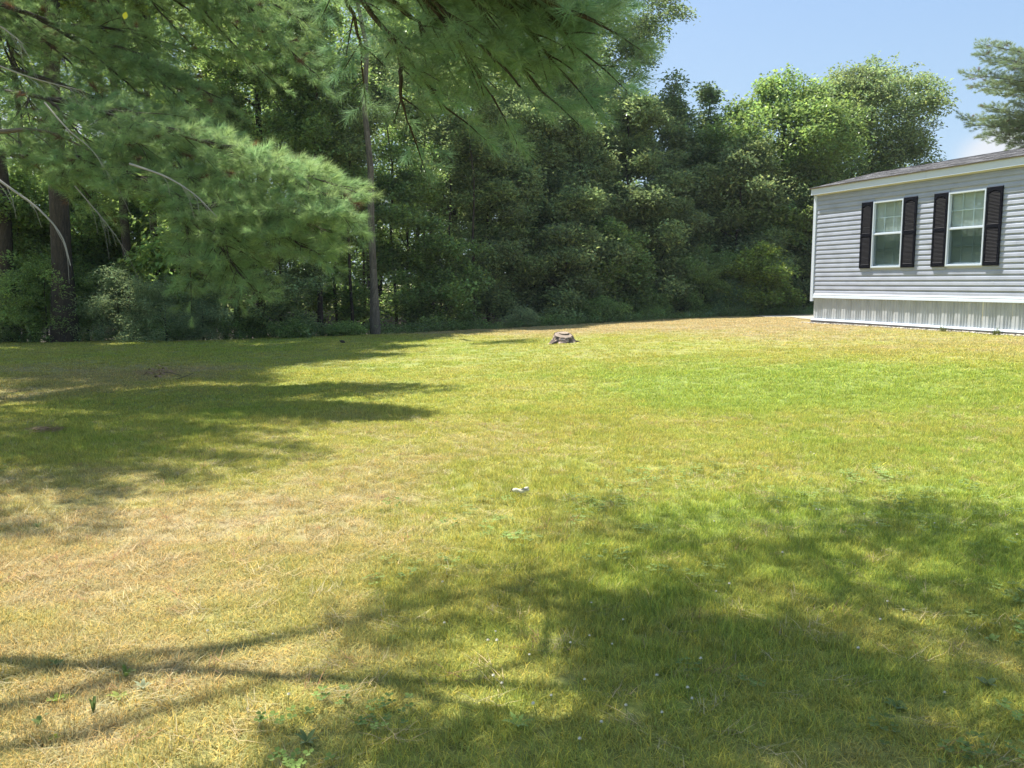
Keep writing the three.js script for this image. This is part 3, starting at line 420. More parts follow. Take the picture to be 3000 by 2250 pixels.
    for (let i = 3; i < 14; i += 1) { if (rnd() < 0.4) continue; const p = pts[i], t = pts[i].clone().sub(pts[i - 1]).normalize(), e = p.clone().addScaledVector(t, rr(0.15, 0.4)).add(V(gauss() * 0.15, -rr(0.05, 0.4), gauss() * 0.12)); g.push(tube([p, p.clone().lerp(e, 0.5).add(V(0.02, 0.03, 0)), e], r * 0.3, 0.002, 3)); }
    part('dead_branch', mergeGeometries(g), r > 0.03 ? greyBark : deadM, B);
  }
}
// pine whose branch tips show over the right end of the roof
{
  reseed(23);
  const C = pineTree('pine showing only blue-green branch tips above the roof at the right edge', 28.2, 42, 15, 0.28);
  for (const [u, v] of [[2875, 128], [2870, 160], [2832, 215], [2855, 250], [2900, 270], [2826, 343], [2850, 365], [2880, 395], [2940, 415], [2930, 330], [2960, 225], [2980, 150], [2930, 385], [2985, 300], [2940, 180], [2990, 250], [2900, 345], [2960, 360], [2920, 240], [3000, 400], [2980, 200], [2890, 310]]) { const e = at(u, v, 41 + rr(-2, 2)); bough(C, trunkPt(C, e.y + rr(-0.5, 0.4)), e, { r: 0.04, rise: -0.2, t0: 0.2, lmax: 1.3, gap: 0.26, tint: [0.24, 0.31, 0.15], tufts: TUFT_FAR, scale: 1.1, dead: 0.02, step: 0.18, drop: 0.12 }); }
}

// ---------------------------------------------------------------- the wood along the back of the lawn
const GREY = [0.23, 0.3, 0.115], GREEN = [0.225, 0.325, 0.085], BRIGHT = [0.25, 0.34, 0.06], BLUE = [0.25, 0.32, 0.15];
[
  { u: 2280, d: 39, top: 232, bottom: 820, w: 440, leaf: MAPLE, tint: GREEN, r: 0.16, puffs: 60, density: 3.2, fill: 0.4, label: 'broad round-topped tree with yellow-green top just left of the house roof' },
  { u: 2535, d: 43, top: 205, bottom: 820, w: 450, leaf: OAK, tint: GREY, r: 0.18, puffs: 60, density: 3.4, fill: 0.4, limbs: 12, label: 'tall loose-crowned tree rising behind the left end of the house' },
  { u: 2066, d: 42, top: 262, bottom: 860, w: 270, leaf: OAK, tint: GREY, puffs: 40, density: 0.8, fill: 0.5, shape: 'cone', m: LEAF_THIN, label: 'narrow pointed tree standing between two wider crowns against the sky' },
  { u: 1965, d: 38, top: 235, bottom: 900, w: 340, leaf: OAK, tint: GREY, puffs: 44, density: 0.8, fill: 0.5, shape: 'cone', m: LEAF_THIN, label: 'pale green peaked tree right of the tallest crown' },
  { u: 1690, d: 42, top: -280, bottom: 560, w: 500, density: 4, fill: 0.35, leaf: OAK, tint: GREY, r: 0.22, puffs: 34, limbs: 14, label: 'tallest tree at the right end of the wood with sky between its limbs' },
  { u: 1830, d: 36, top: 290, bottom: 900, w: 380, leaf: OAK, tint: GREY, puffs: 38, limbs: 10, label: 'grey-green oak with a pale yellowish shoot at its top' },
  { u: 1560, d: 34.5, top: 300, bottom: 880, w: 460, leaf: OAK, tint: GREY, r: 0.15, puffs: 44, limbs: 10, label: 'grey-leaved oak behind the stump filling the middle of the wood' },
  { u: 1335, d: 36, top: -120, bottom: 620, w: 520, density: 1.3, leaf: MAPLE, tint: GREEN, r: 0.18, puffs: 40, label: 'tall green tree above the middle of the wood under the hanging bough' },
  { u: 1098, d: 25.6, top: -420, bottom: -140, w: 120, leaf: MAPLE, tint: GREEN, r: 0.128, puffs: 6, count: 30, limbs: 4, lean: -0.012, material: greyBark, label: 'tall straight bare trunk left of centre at the edge of the wood' },
  { u: 935, d: 27, top: 120, bottom: 560, w: 330, leaf: MAPLE, tint: GREEN, r: 0.1, puffs: 30, m: LEAF_THIN, label: 'leafy tree glowing yellow-green above the sunlit pine bough' },
  { u: 760, d: 29, top: -260, bottom: 480, w: 520, leaf: MAPLE, tint: GREEN, r: 0.17, puffs: 36, m: LEAF_THIN, label: 'tall leafy tree behind the upper part of the left pine' },
  { u: 185, d: 23.9, top: -1100, bottom: 60, w: 860, count: 3600, leaf: MAPLE, tint: GREEN, r: 0.3, puffs: 36, material: barkM, label: 'old tree with a thick rough trunk at far left behind the shrubs' },
  { u: 18, d: 24.6, top: -1000, bottom: 60, w: 700, count: 2800, leaf: MAPLE, tint: GREEN, r: 0.24, puffs: 26, label: 'dark trunk at the left edge of the picture beside the old tree' },
  { u: 92, d: 26.2, top: -900, bottom: 200, w: 560, count: 2200, leaf: MAPLE, tint: GREEN, r: 0.12, puffs: 24, label: 'slim trunk between the old tree and the left edge' },
  { u: 388, d: 24.8, top: -900, bottom: 150, w: 560, count: 2400, leaf: MAPLE, tint: GREEN, r: 0.14, puffs: 28, lean: -0.03, label: 'leaning trunk, left one of the pair right of the old tree' },
  { u: 458, d: 25.4, top: -800, bottom: 200, w: 520, count: 2200, leaf: MAPLE, tint: GREEN, r: 0.12, puffs: 26, lean: 0.01, label: 'upright trunk, right one of the pair right of the old tree' },
  { u: 530, d: 25, top: 540, bottom: 975, w: 260, leaf: BIG, tint: GREEN, r: 0.04, puffs: 26, density: 1.3, label: 'large-leaved young tree in the shade under the left pine' },
  { u: 820, d: 25.3, top: 640, bottom: 985, w: 330, leaf: OAK, tint: GREY, r: 0.05, puffs: 26, label: 'dark young tree below the sunlit pine bough' },
  { u: 985, d: 28, top: 420, bottom: 950, w: 240, leaf: MAPLE, tint: GREEN, r: 0.06, puffs: 26, label: 'thin dark tree left of the tall bare trunk' },
  { u: 1195, d: 28.5, top: 430, bottom: 930, w: 280, leaf: MAPLE, tint: GREEN, r: 0.06, puffs: 28, label: 'dark undergrowth tree right of the tall bare trunk' },
  { u: 1290, d: 28.2, top: 700, bottom: 965, w: 280, leaf: MAPLE, tint: GREEN, r: 0.05, puffs: 22, label: 'low green sapling in the shade left of the stump' },
  { u: 1430, d: 31, top: 400, bottom: 940, w: 330, leaf: OAK, tint: GREY, r: 0.09, puffs: 34, label: 'shaded oak with grey sprays left of the middle oak' },
  { u: 1660, d: 31.5, top: 560, bottom: 945, w: 330, leaf: OAK, tint: GREY, r: 0.07, puffs: 28, limbs: 12, bare: 0.15, label: 'twiggy olive oak on the edge right above the stump' },
  { u: 1780, d: 32.8, top: 660, bottom: 945, w: 280, leaf: MAPLE, tint: GREEN, r: 0.06, puffs: 26, label: 'rounded green tree on the lawn edge right of the stump' },
  { u: 1920, d: 34.6, top: 620, bottom: 935, w: 280, leaf: OAK, tint: GREY, r: 0.07, puffs: 28, label: 'dark rounded tree on the lawn edge midway to the house' },
  { u: 2160, d: 36.5, top: 420, bottom: 920, w: 320, leaf: OAK, tint: GREY, r: 0.1, puffs: 36, label: 'leafy green tree below the broad round-topped tree' },
  { u: 2355, d: 37.5, top: 480, bottom: 920, w: 260, leaf: OAK, tint: GREY, r: 0.1, puffs: 32, label: 'dark tree just left of the corner of the house' },
  { u: 655, d: 26.6, top: 430, bottom: 960, w: 300, leaf: MAPLE, tint: GREEN, r: 0.07, puffs: 26, label: 'dim tree behind the drooping end of the left pine' },
  { u: 290, d: 27.5, top: 420, bottom: 930, w: 360, leaf: MAPLE, tint: GREEN, r: 0.08, puffs: 30, density: 1.1, label: 'thin-leaved tree with light behind it right of the old tree' },
  { u: 60, d: 25.6, top: 500, bottom: 940, w: 330, leaf: MAPLE, tint: GREEN, r: 0.05, puffs: 30, density: 1.3, label: 'dark leafy young tree between the trunks at far left' },
  { u: 250, d: 26.3, top: 560, bottom: 950, w: 300, leaf: MAPLE, tint: GREEN, r: 0.05, puffs: 28, density: 1.3, label: 'dark leafy young tree just right of the old thick trunk' },
  { u: 420, d: 27.6, top: 520, bottom: 950, w: 320, leaf: MAPLE, tint: GREEN, r: 0.05, puffs: 28, density: 1.2, label: 'leafy young tree behind the pair of trunks' },
].forEach((t) => tree(t));
// pale yellowish sunlit shoot: foliage of its own on the oak's top is part of that oak; the young trees at the lawn edge follow
tree({ u: 2060, d: 34.2, top: 735, bottom: 925, w: 250, leaf: SMALL, tint: GREEN, r: 0.03, puffs: 26, density: 1.6, name: 'bush', category: 'bush', label: 'small-leaved light green bush on the crest of the lawn' });
tree({ u: 2235, d: 33.6, top: 725, bottom: 925, w: 190, leaf: MAPLE, tint: BRIGHT, r: 0.03, puffs: 22, density: 1.8, m: LEAF_THIN, name: 'sapling', category: 'sapling', leafScale: 0.85, label: 'yellow-green maple sapling by the gravel pad near the house' });
tree({ u: 2140, d: 33.4, top: 825, bottom: 930, w: 110, leaf: LANCE, tint: [0.17, 0.26, 0.11], r: 0.02, puffs: 14, density: 2, name: 'bush', category: 'bush', label: 'low feathery bush left of the maple sapling' });
for (const [u, d, vt] of [[1160, 29, 380], [1030, 27.2, 500], [1062, 30, 420], [1240, 31, 420], [1330, 30, 480], [1385, 29.2, 450], [1500, 32, 520], [1590, 33, 560], [1710, 33.5, 600], [560, 27.5, 460], [700, 27, 560], [905, 28.4, 520]])
  tree({ u, d, top: vt - 260, bottom: vt, w: 150, leaf: OAK, tint: GREY, r: rr(0.035, 0.065), puffs: 10, limbs: 3, lean: rr(-0.03, 0.03), density: 0.5, name: 'thin_tree', category: 'tree', group: 'thin trunks in the shaded wood', label: 'thin dark tree trunk standing in the shaded wood' });

// shrubs at the foot of the wood
for (const o of [
  { u: 480, d: 23.8, top: 830, bottom: 1003, w: 330, leaf: LANCE, tint: BLUE, density: 2.6, puffs: 34, label: 'large grey-green shrub with arching sprays at the left edge of the lawn' },
  { u: 340, d: 24.3, top: 790, bottom: 1000, w: 260, leaf: LANCE, tint: BLUE, density: 2.2, puffs: 28, label: 'tall dark shrub in front of the old tree' },
  { u: 130, d: 24.1, top: 760, bottom: 995, w: 340, leaf: SMALL, tint: GREEN, density: 1.8, puffs: 30, label: 'dark green shrub with a black hollow below it at far left' },
  { u: -40, d: 23.7, top: 850, bottom: 1003, w: 180, leaf: LANCE, tint: BLUE, density: 2, puffs: 20, label: 'grey-green shrub cut by the left edge of the picture' },
  { u: 590, d: 24.0, top: 890, bottom: 1000, w: 150, leaf: LANCE, tint: BLUE, density: 2.4, puffs: 18, label: 'low arching shrub at the right foot of the large grey-green shrub' },
  { u: 865, d: 24.4, top: 945, bottom: 993, w: 120, leaf: SMALL, tint: GREEN, density: 2.4, puffs: 12, label: 'small pale bush on the lawn edge under the young dark tree' },
  { u: 1010, d: 25.0, top: 955, bottom: 988, w: 110, leaf: SMALL, tint: GREEN, density: 2.4, puffs: 12, label: 'low bush at the foot of the tall bare trunk' },
  { u: 1530, d: 28.1, top: 905, bottom: 963, w: 90, leaf: LANCE, tint: BLUE, density: 2.6, puffs: 16, lean: -0.1, label: 'pale leaning shrub with upright sprays left of the stump' },
  { u: 1770, d: 30.4, top: 880, bottom: 950, w: 170, leaf: SMALL, tint: GREEN, density: 2, puffs: 14, label: 'dark low bush on the lawn edge right of the stump' },
  { u: 1900, d: 32.5, top: 870, bottom: 940, w: 170, leaf: SMALL, tint: GREEN, density: 2, puffs: 14, label: 'green low bush midway between stump and house' },
]) tree({ r: 0.03, limbs: 6, name: 'shrub', category: 'shrub', leafScale: 1.0, ...o });

{ // the deeper wood, a single mass far behind the edge
  reseed(41); const list = [[], []], G = [MAPLE[0], OAK[1]];
  for (let i = 0; i < 26000; i++) {
    const d = 39 + 30 * Math.pow(rnd(), 0.8), u = rr(-500, 2700), lim = u < 1780 ? (u < 1500 ? -260 : -60) : u < 2150 ? 420 : 360 + (u > 2650 ? 260 : 0), top = lim + noise(u * 0.012, d * 0.2) * 240, v = lerp(top, 960, Math.pow(rnd(), 0.85)), p = at(u, v, d); if (p.y < land(p.x, d)) continue;
    const hole = fbm(u * 0.01, v * 0.012 + d, 3); if (hole < 0.36) continue;
    _q.setFromEuler(_e.set(gauss() * 0.35, rr(0, 6.283), gauss() * 0.35)); list[i % 2].push({ m: mat4(p, _q, rr(1.5, 2.3)), c: vary(GREEN, 0.2, 0.1) });
  }
  const F = new THREE.Group(); F.name = 'forest'; scene.add(F); tag(F, 'deeper wood of dim green foliage behind the trees on its edge', 'forest', null, 'stuff');
  G.forEach((g, i) => copies('foliage', g, LEAF, list[i], F));
  const tr = []; for (let i = 0; i < 70; i++) { const d = rr(36, 60), u = rr(-300, 2500), x = ((u - 1500) / 2517) * d, b = gp(x, d); tr.push(tube([b, b.clone().add(V(gauss() * 0.3, 4, 0)), b.clone().add(V(gauss() * 0.5, rr(6, 8.5), 0))], rr(0.08, 0.2), 0.05, 6)); }
  part('trunks', mergeGeometries(tr), barkM, F, 'stuff');
}
{ // tangle of low growth along the edge
  reseed(42); const list = [];
  for (let i = 0; i < 3600; i++) { const u = rr(-300, 2400), past = Math.abs(gauss()) * 2.4 + 0.1, q = (u - 1500) / 2517; let d = 28; for (let k = 0; k < 4; k++) d = lawnEdge(q * d, d) + past; const x = q * d, dens = noise(u * 0.012, 4.4); if (rnd() > dens + 0.25) continue; const y = rr(0.02, 0.15 + 0.6 * dens * (u > 900 ? 0.35 : 1)); _q.setFromEuler(_e.set(gauss() * 0.4, rr(0, 6.283), gauss() * 0.4)); list.push({ m: mat4(gp(x, d, y), _q, rr(0.6, 1.1)), c: vary(rnd() < 0.15 ? BLUE : GREEN, 0.2, 0.1) }); }
  const o = copies('undergrowth', SMALL[0], LEAF, list, scene); tag(o, 'tangle of low leaves along the foot of the wood', 'undergrowth', null, 'stuff');
}
// ---------------------------------------------------------------- grass
{
  const blade = (pos, col, x, z, h, w, lean, a, k, warm) => { const dx = Math.cos(a), dz = Math.sin(a), sx = -dz * w * 0.5, sz = dx * w * 0.5, mx = x + dx * lean * 0.35, mz = z + dz * lean * 0.35, my = h * 0.58, tx = x + dx * lean, tz = z + dz * lean, P = [[x - sx, 0, z - sz], [x + sx, 0, z + sz], [mx + sx * 0.8, my, mz + sz * 0.8], [mx - sx * 0.8, my, mz - sz * 0.8], [tx, h, tz]]; for (const t of [[0, 1, 2], [0, 2, 3], [3, 2, 4]]) for (const i of t) { pos.push(...P[i]); col.push(k * (1 + warm), k, k * (1 - warm)); } };
  const tuft = (n, spread, h, w, lean, s) => { reseed(800 + s); const pos = [], col = []; for (let i = 0; i < n; i++) { const a = rr(0, 6.283), r = spread * Math.sqrt(rnd()); const straw = rnd() < 0.22; blade(pos, col, Math.cos(a) * r, Math.sin(a) * r, h * rr(0.45, 1.15), w * rr(0.7, 1.2), lean * rr(0.2, 1.5), rr(0, 6.283), straw ? rr(1.0, 1.5) : rr(0.65, 1.15), straw ? 0.22 : rr(-0.1, 0.08)); } return geoOf(pos, null, col); };
  const GR = [tuft(28, 0.045, 0.04, 0.0028, 0.034, 1), tuft(26, 0.05, 0.033, 0.0026, 0.048, 2), tuft(20, 0.045, 0.056, 0.003, 0.045, 3)], FAR = [tuft(24, 0.1, 0.036, 0.007, 0.035, 4), tuft(24, 0.1, 0.03, 0.008, 0.045, 5)];
  const near = GR.map(() => []), far = FAR.map(() => []); reseed(51);
  const bands = [[1.9, 5, 1150], [5, 12, 640], [6, 15, 190], [15, 35, 90]];
  for (const [d0, d1, dens] of bands) {
    const half = (d) => 0.64 * d + 2.3, n = Math.round(dens * (d1 - d0) * 2 * half((d0 + d1) / 2)), isNear = d1 <= 12;
    for (let i = 0; i < n; i++) {
      const d = Math.sqrt(lerp(d0 * d0, d1 * d1, rnd())), x = rr(-1, 1) * half(d); if (d0 === 5 && rnd() > ss(12, 7.5, d)) continue; if (d0 === 6 && rnd() > ss(6, 11, d)) continue; if (d > lawnEdge(x, d) + 0.15 || inHouse(x, d) || onPath(x, d)) continue;
      const k = dryness(x, d), c = turf(x, d), hk = 0.8 + 0.5 * noise(x * 1.7, d * 1.7) - 0.22 * clamp(k), v = rr(0.8, 1.2), col = rgb(c[0] * v * rr(0.93, 1.07), c[1] * v, c[2] * v * rr(0.9, 1.1));
      _q.setFromEuler(_e.set(gauss() * 0.12, rr(0, 6.283), gauss() * 0.12)); const s = rr(0.75, 1.2);
      if (isNear) { const g = k > 0.7 ? (rnd() < 0.75 ? 1 : 0) : rnd() < 0.22 && k < 0.4 ? 2 : rnd() < 0.6 ? 0 : 1; near[g].push({ m: mat4(gp(x, d, -0.004), _q, V(s, s * hk, s)), c: col }); } else far[rnd() < 0.5 ? 0 : 1].push({ m: mat4(gp(x, d, -0.004), _q, V(s, s * hk, s)), c: col });
    }
  }
  const F = new THREE.Group(); F.name = 'grass'; scene.add(F); tag(F, 'short grass blades, green and straw-dry, covering the lawn', 'grass', null, 'stuff');
  const GM = leafMat(0.35, 0, 1);
  GR.forEach((g, i) => copies('blades', g, GM, near[i], F)); FAR.forEach((g, i) => copies('blades', g, GM, far[i], F));
  { reseed(57); const pos = [], col = []; for (let i = 0; i < 14; i++) blade(pos, col, gauss() * 0.05, gauss() * 0.05, rr(0.012, 0.03), rr(0.0015, 0.0035), rr(0.04, 0.11), rr(0, 6.283), rr(0.7, 1.3), rr(-0.05, 0.1)); const sg = geoOf(pos, null, col), sl = [];
    for (let i = 0; i < 4000; i++) { const d = Math.sqrt(lerp(4, 90, rnd())), x = rr(-1, 1) * (0.63 * d + 1.8), k = dryness(x, d); if (rnd() > 0.35 + 0.6 * k || inHouse(x, d)) continue; _q.setFromEuler(_e.set(gauss() * 0.15, rr(0, 6.283), gauss() * 0.15)); sl.push({ m: mat4(gp(x, d, 0.012), _q, rr(0.8, 1.3)), c: rnd() < 0.2 ? vary([0.3, 0.17, 0.09], 0.25) : vary([0.42, 0.35, 0.19], 0.25) }); }
    copies('dry_stalks', sg, GM, sl, F); }
  // clover leaves among the blades
  reseed(52); const cpos = [], ccol = []; for (let i = 0; i < 9; i++) { const cx = rr(-0.06, 0.06), cz = rr(-0.06, 0.06), y = rr(0.02, 0.045), a0 = rr(0, 6.283), k = rr(0.8, 1.2); for (let j = 0; j < 3; j++) { const a = a0 + j * 2.094, L = 0.013, P = [[0, 0], [0.6 * L, 0.55 * L], [1.1 * L, 0.35 * L], [1.1 * L, -0.35 * L], [0.6 * L, -0.55 * L]].map(([p, q]) => [cx + p * Math.cos(a) - q * Math.sin(a), y + 0.25 * p, cz + p * Math.sin(a) + q * Math.cos(a)]); for (const t of [[0, 1, 2], [0, 2, 3], [0, 3, 4]]) for (const m of t) { cpos.push(...P[m]); ccol.push(k, k, k); } } }
  const cg = geoOf(cpos, null, ccol), cl = [];
  for (let i = 0; i < 700; i++) { const d = Math.sqrt(lerp(4, 49, rnd())), x = rr(-1, 1) * (0.62 * d + 0.6), k = dryness(x, d), p = noise(x * 1.3 + 9, d * 1.3); if (k > 0.6 || p < 0.45) continue; _q.setFromEuler(_e.set(gauss() * 0.2, rr(0, 6.283), gauss() * 0.2)); cl.push({ m: mat4(gp(x, d), _q, rr(0.8, 1.3)), c: vary([0.17, 0.24, 0.05], 0.25) }); }
  const co = copies('clover', cg, GM, cl, scene); tag(co, 'patches of clover leaves among the grass', 'clover', null, 'stuff');

  // white clover heads, one by one
  const Z = [[[226, 145], [217, 432], [557, 475], [515, 548], [573, 555], [775, 638], [1030, 552], [1166, 500], [1183, 283], [1313, 560], [1383, 395], [545, 800], [598, 825], [918, 908], [820, 975], [1145, 808], [1245, 1098], [1398, 968], [1595, 800], [1828, 925], [1908, 678], [1805, 868], [1645, 1020], [1118, 1222], [2060, 168], [1990, 205]].map(([x, y]) => [1200 + x * 0.4521, 1650 + y * 0.4521]), [[205, 1190], [865, 1120], [890, 1128], [995, 1105], [1180, 1152], [1258, 1197], [1640, 1195], [2165, 1275], [635, 1392], [830, 728], [715, 663], [852, 750]].map(([x, y]) => [2000 + x * 0.4521, 1000 + y * 0.4521]), [[330, 72], [253, 243], [875, 1000], [40, 580], [495, 170]].map(([x, y]) => [2500 + x * 0.3014, 1750 + y * 0.3014]), [[1355, 45], [1770, 45], [1875, 480]].map(([x, y]) => [x * 0.4521, 1850 + y * 0.4521])].flat();
  reseed(53);
  const head = []; for (let i = 0; i < 26; i++) { const y = 1 - (i / 25) * 1.35, a = i * 2.4, r = Math.sqrt(Math.max(0, 1 - y * y)), g = new THREE.ConeGeometry(0.0023, 0.011, 4); g.translate(0, 0.006, 0); g.applyQuaternion(new THREE.Quaternion().setFromUnitVectors(UP, V(r * Math.cos(a), y, r * Math.sin(a)).normalize())); head.push(g); }
  const hg = mergeGeometries(head), hm = std(0.7, 0.66, 0.54, 0.8), stemG = tube([V(0, 0, 0), V(0.004, 0.03, 0.002), V(0, 0.062, 0)], 0.0013, 0.001, 4), stemM = std(0.1, 0.16, 0.05, 0.8);
  const f0 = new THREE.Group(); part('stem', stemG, stemM, f0); const h0 = part('flower_head', hg, hm, f0); h0.position.y = 0.064; h0.scale.setScalar(0.72);
  Z.forEach(([u, v]) => { const f = f0.clone(); f.name = numbered('clover_flower'); const g = onGround(u, v + 12); f.position.copy(gp(g.x, -g.z, -0.005)); f.rotation.set(gauss() * 0.2, rr(0, 6), gauss() * 0.2); f.scale.setScalar(rr(0.75, 1.05)); scene.add(f); tag(f, 'small white clover flower head standing in the lawn', 'clover flower', 'white clover flowers in the lawn'); });

  // broad-leaved weeds
  const weedLeaf = (L, W, up, a, lobes, k) => { const pos = [], col = [], N = 7; const pt = (i, s) => { const t = i / N, w = W * Math.sin(Math.PI * Math.pow(t, 0.75) * 0.97 + 0.03) * (lobes && i % 2 ? 0.55 : 1), r = L * t, y = up * L * (t - 0.55 * t * t) + 0.006 + (s ? 0.12 * w : 0), c = r * Math.sqrt(Math.max(0.06, 1 - 0.3 * up * up)); return [c * Math.cos(a) - s * w * Math.sin(a), y, c * Math.sin(a) + s * w * Math.cos(a)]; }; for (let i = 0; i < N; i++) for (const s of [1, -1]) { const A = pt(i, 0), B = pt(i + 1, 0), C = pt(i + 1, s), D = pt(i, s); for (const q of [A, B, C, A, C, D]) { pos.push(...q); col.push(k, k, k); } } return geoOf(pos, null, col); };
  const WM = leafMat(0.35, 0, 1);
  [[165, 2062, 6, 0.1, 0.02, 1.0, 1, [0.17, 0.23, 0.04], 'bright green lobed weed on the lower streak of branch shadow at far left'], [190, 2054, 5, 0.09, 0.016, 0.9, 1, [0.17, 0.22, 0.05], 'small jagged weed right of the bright lobed weed'], [370, 1990, 6, 0.12, 0.012, 1.6, 0, [0.10, 0.15, 0.04], 'upright narrow-leaved weed above the streak of shadow'], [350, 2050, 5, 0.1, 0.013, 0.8, 0, [0.16, 0.2, 0.05], 'yellowish weed in the gap between two shadow streaks'], [275, 2095, 4, 0.13, 0.011, 1.9, 0, [0.1, 0.15, 0.06], 'tall dark single-stalked weed beside the lower shadow streak'], [115, 2135, 4, 0.12, 0.014, 1.8, 0, [0.11, 0.16, 0.07], 'dark upright weed at bottom left'], [160, 2172, 4, 0.06, 0.016, 0.8, 1, [0.19, 0.22, 0.03], 'tiny yellow-green weed in the lowest shadow at left'], [420, 2020, 7, 0.1, 0.012, 1.1, 0, [0.2, 0.23, 0.17], 'silvery grey-leaved weed where the shadow streaks meet'], [1516, 2125, 7, 0.12, 0.018, 0.9, 1, [0.13, 0.2, 0.06], 'green dandelion-like weed at the bottom middle in the shade'], [170, 1950, 6, 0.09, 0.014, 0.8, 0, [0.13, 0.17, 0.06], 'leafy weed in the sunny grass at left'], [2905, 1870, 5, 0.1, 0.018, 1, 0, [0.13, 0.19, 0.06], 'pale broad weed at the right edge in the shade'], [2630, 2070, 6, 0.1, 0.02, 0.6, 0, [0.09, 0.14, 0.05], 'dark broad-leaved weed low in the shade at right'], [2890, 2010, 5, 0.11, 0.02, 1, 0, [0.12, 0.16, 0.08], 'greyish broad-leaved weed in the right foreground'], [900, 2180, 6, 0.12, 0.014, 0.9, 0, [0.1, 0.14, 0.06], 'dull green weed left of bottom middle'], [110, 1545, 9, 0.12, 0.007, 1.5, 0, [0.2, 0.24, 0.12], 'pale spiky grass clump at the left margin of the dry patch'], [1150, 1870, 5, 0.08, 0.014, 0.8, 1, [0.14, 0.2, 0.05], 'small jagged weed in the middle shade']].forEach(([u, v, n, L, W, up, lobes, c, label], i) => {
    reseed(900 + i); const g = onGround(u, v + 8), T = thing('weed', label, 'weed', gp(g.x, -g.z), 0), m = WM.clone(); m.color.setRGB(c[0] * 1.35, c[1] * 1.3, c[2]);
    for (let k = 0; k < n; k++) part('leaf', weedLeaf(L * 0.5 * rr(0.7, 1.15), W * 0.6 * rr(0.8, 1.2), up * rr(0.75, 1.2), (k / n) * 6.283 + rr(-0.3, 0.3), lobes, rr(0.85, 1.15)), m, T);
  });
  // tufts left standing against the house
  for (const [u, v, label] of [[2762, 972, 'grass tuft left standing against the skirting between the windows'], [2918, 981, 'thin grass tuft against the skirting near the right edge']]) { const g = onGround(u, v), T = thing('grass_tuft', label, 'grass tuft', gp(g.x, -g.z), 0); const pos = [], col = []; reseed(u); for (let i = 0; i < 70; i++) blade(pos, col, gauss() * 0.07, gauss() * 0.05, rr(0.06, 0.17), 0.007, rr(0.02, 0.1), rr(0, 6.28), rr(0.7, 1.2), rr(-0.1, 0.15)); const m = leafMat(0.3, 0.1); m.color.setRGB(0.14, 0.17, 0.05); part('blades', geoOf(pos, null, col), m, T, 'stuff'); }
}

// ---------------------------------------------------------------- stump
{
  const g0 = onGround(1650, 1004), T = thing('tree_stump', 'weathered grey tree stump with a flat cut top standing alone in the lawn', 'stump', gp(g0.x, -g0.z, -0.02)); reseed(61);
  const NS = 40, lev = [0, 0.02, 0.05, 0.09, 0.125, 0.215], pos = [], idx = [], uv = [];
  const rad = (a, y) => { const f = 1 - y / 0.23; return 0.205 + 0.11 * f * f * (0.4 + 0.9 * Math.pow(Math.abs(Math.sin(a * 2.5 + 0.6)), 2)) + 0.014 * Math.sin(a * 11) + 0.012 * (noise(a * 6, y * 22) - 0.5) * 2; };
  const topY = (a) => 0.205 - 0.055 * Math.sin(a) - 0.012 * Math.cos(a);
  lev.forEach((y, j) => { for (let i = 0; i <= NS; i++) { const a = ((i % NS) / NS) * 6.28318, yy = j === lev.length - 1 ? topY(a) : y, r = rad(a, yy); pos.push(Math.cos(a) * r, yy, Math.sin(a) * r); uv.push((i / NS) * 2, yy * 2); } });
  const s = NS + 1; for (let j = 0; j < lev.length - 1; j++) for (let i = 0; i < NS; i++) { const k = j * s + i; idx.push(k, k + s, k + 1, k + 1, k + s, k + s + 1); }
  const bk = dataTex(256, (u, v) => { const a = tn(u, v * 0.4, 40, 11), b = tn(u, v, 14, 12), k = 0.42 + 0.55 * a * b + (b > 0.62 ? 0.2 : 0); return [k, k * 0.92, k * 0.86]; });
  const bg = geoOf(pos, idx); bg.setAttribute('uv', new THREE.Float32BufferAttribute(uv, 2)); part('bark', bg, std(0.62, 0.56, 0.52, 0.95, { map: bk, bumpMap: bk, bumpScale: 0.03, side: THREE.DoubleSide }), T);
  const tp = [0, 0.202, 0], ti = [], tu = [0.5, 0.5]; for (let i = 0; i <= NS; i++) { const a = ((i % NS) / NS) * 6.28318, r = rad(a, topY(a)) - 0.012; tp.push(Math.cos(a) * r, topY(a) - 0.004, Math.sin(a) * r); tu.push(0.5 + Math.cos(a) * r * 1.8, 0.5 + Math.sin(a) * r * 1.8); if (i < NS) ti.push(0, i + 2, i + 1); }
  const rings = dataTex(256, (u, v) => { const r = Math.hypot(u - 0.5, v - 0.52), k = 0.66 + 0.12 * Math.sin(r * 190 + 3 * tn(u, v, 6, 13)) + 0.14 * (tn(u, v, 10, 14) - 0.5); return [k, k * 0.93, k * 0.84]; });
  const tg = geoOf(tp, ti); tg.setAttribute('uv', new THREE.Float32BufferAttribute(tu, 2)); part('cut_top', tg, std(0.5, 0.45, 0.41, 0.9, { map: rings, side: THREE.DoubleSide }), T);
  const slab = new THREE.CylinderGeometry(0.095, 0.1, 0.022, 11); slab.scale(1.15, 1, 0.8); slab.rotateX(0.26); slab.translate(0.02, 0.232, -0.06); part('raised_splinter', slab, std(0.6, 0.55, 0.5, 0.9, { map: rings }), T);
  part('root', tube([V(0.16, 0.07, 0.05), V(0.29, 0.045, 0.08), V(0.38, 0.03, 0.09), V(0.46, 0.0, 0.1)], 0.05, 0.025, 7, 0.3), std(0.3, 0.26, 0.23, 0.95, { map: bk }), T);
  part('root', tube([V(-0.14, 0.06, 0.14), V(-0.22, 0.035, 0.24), V(-0.3, 0.0, 0.33)], 0.055, 0.02, 7, 0.3), std(0.4, 0.36, 0.33, 0.95, { map: bk }), T);
}
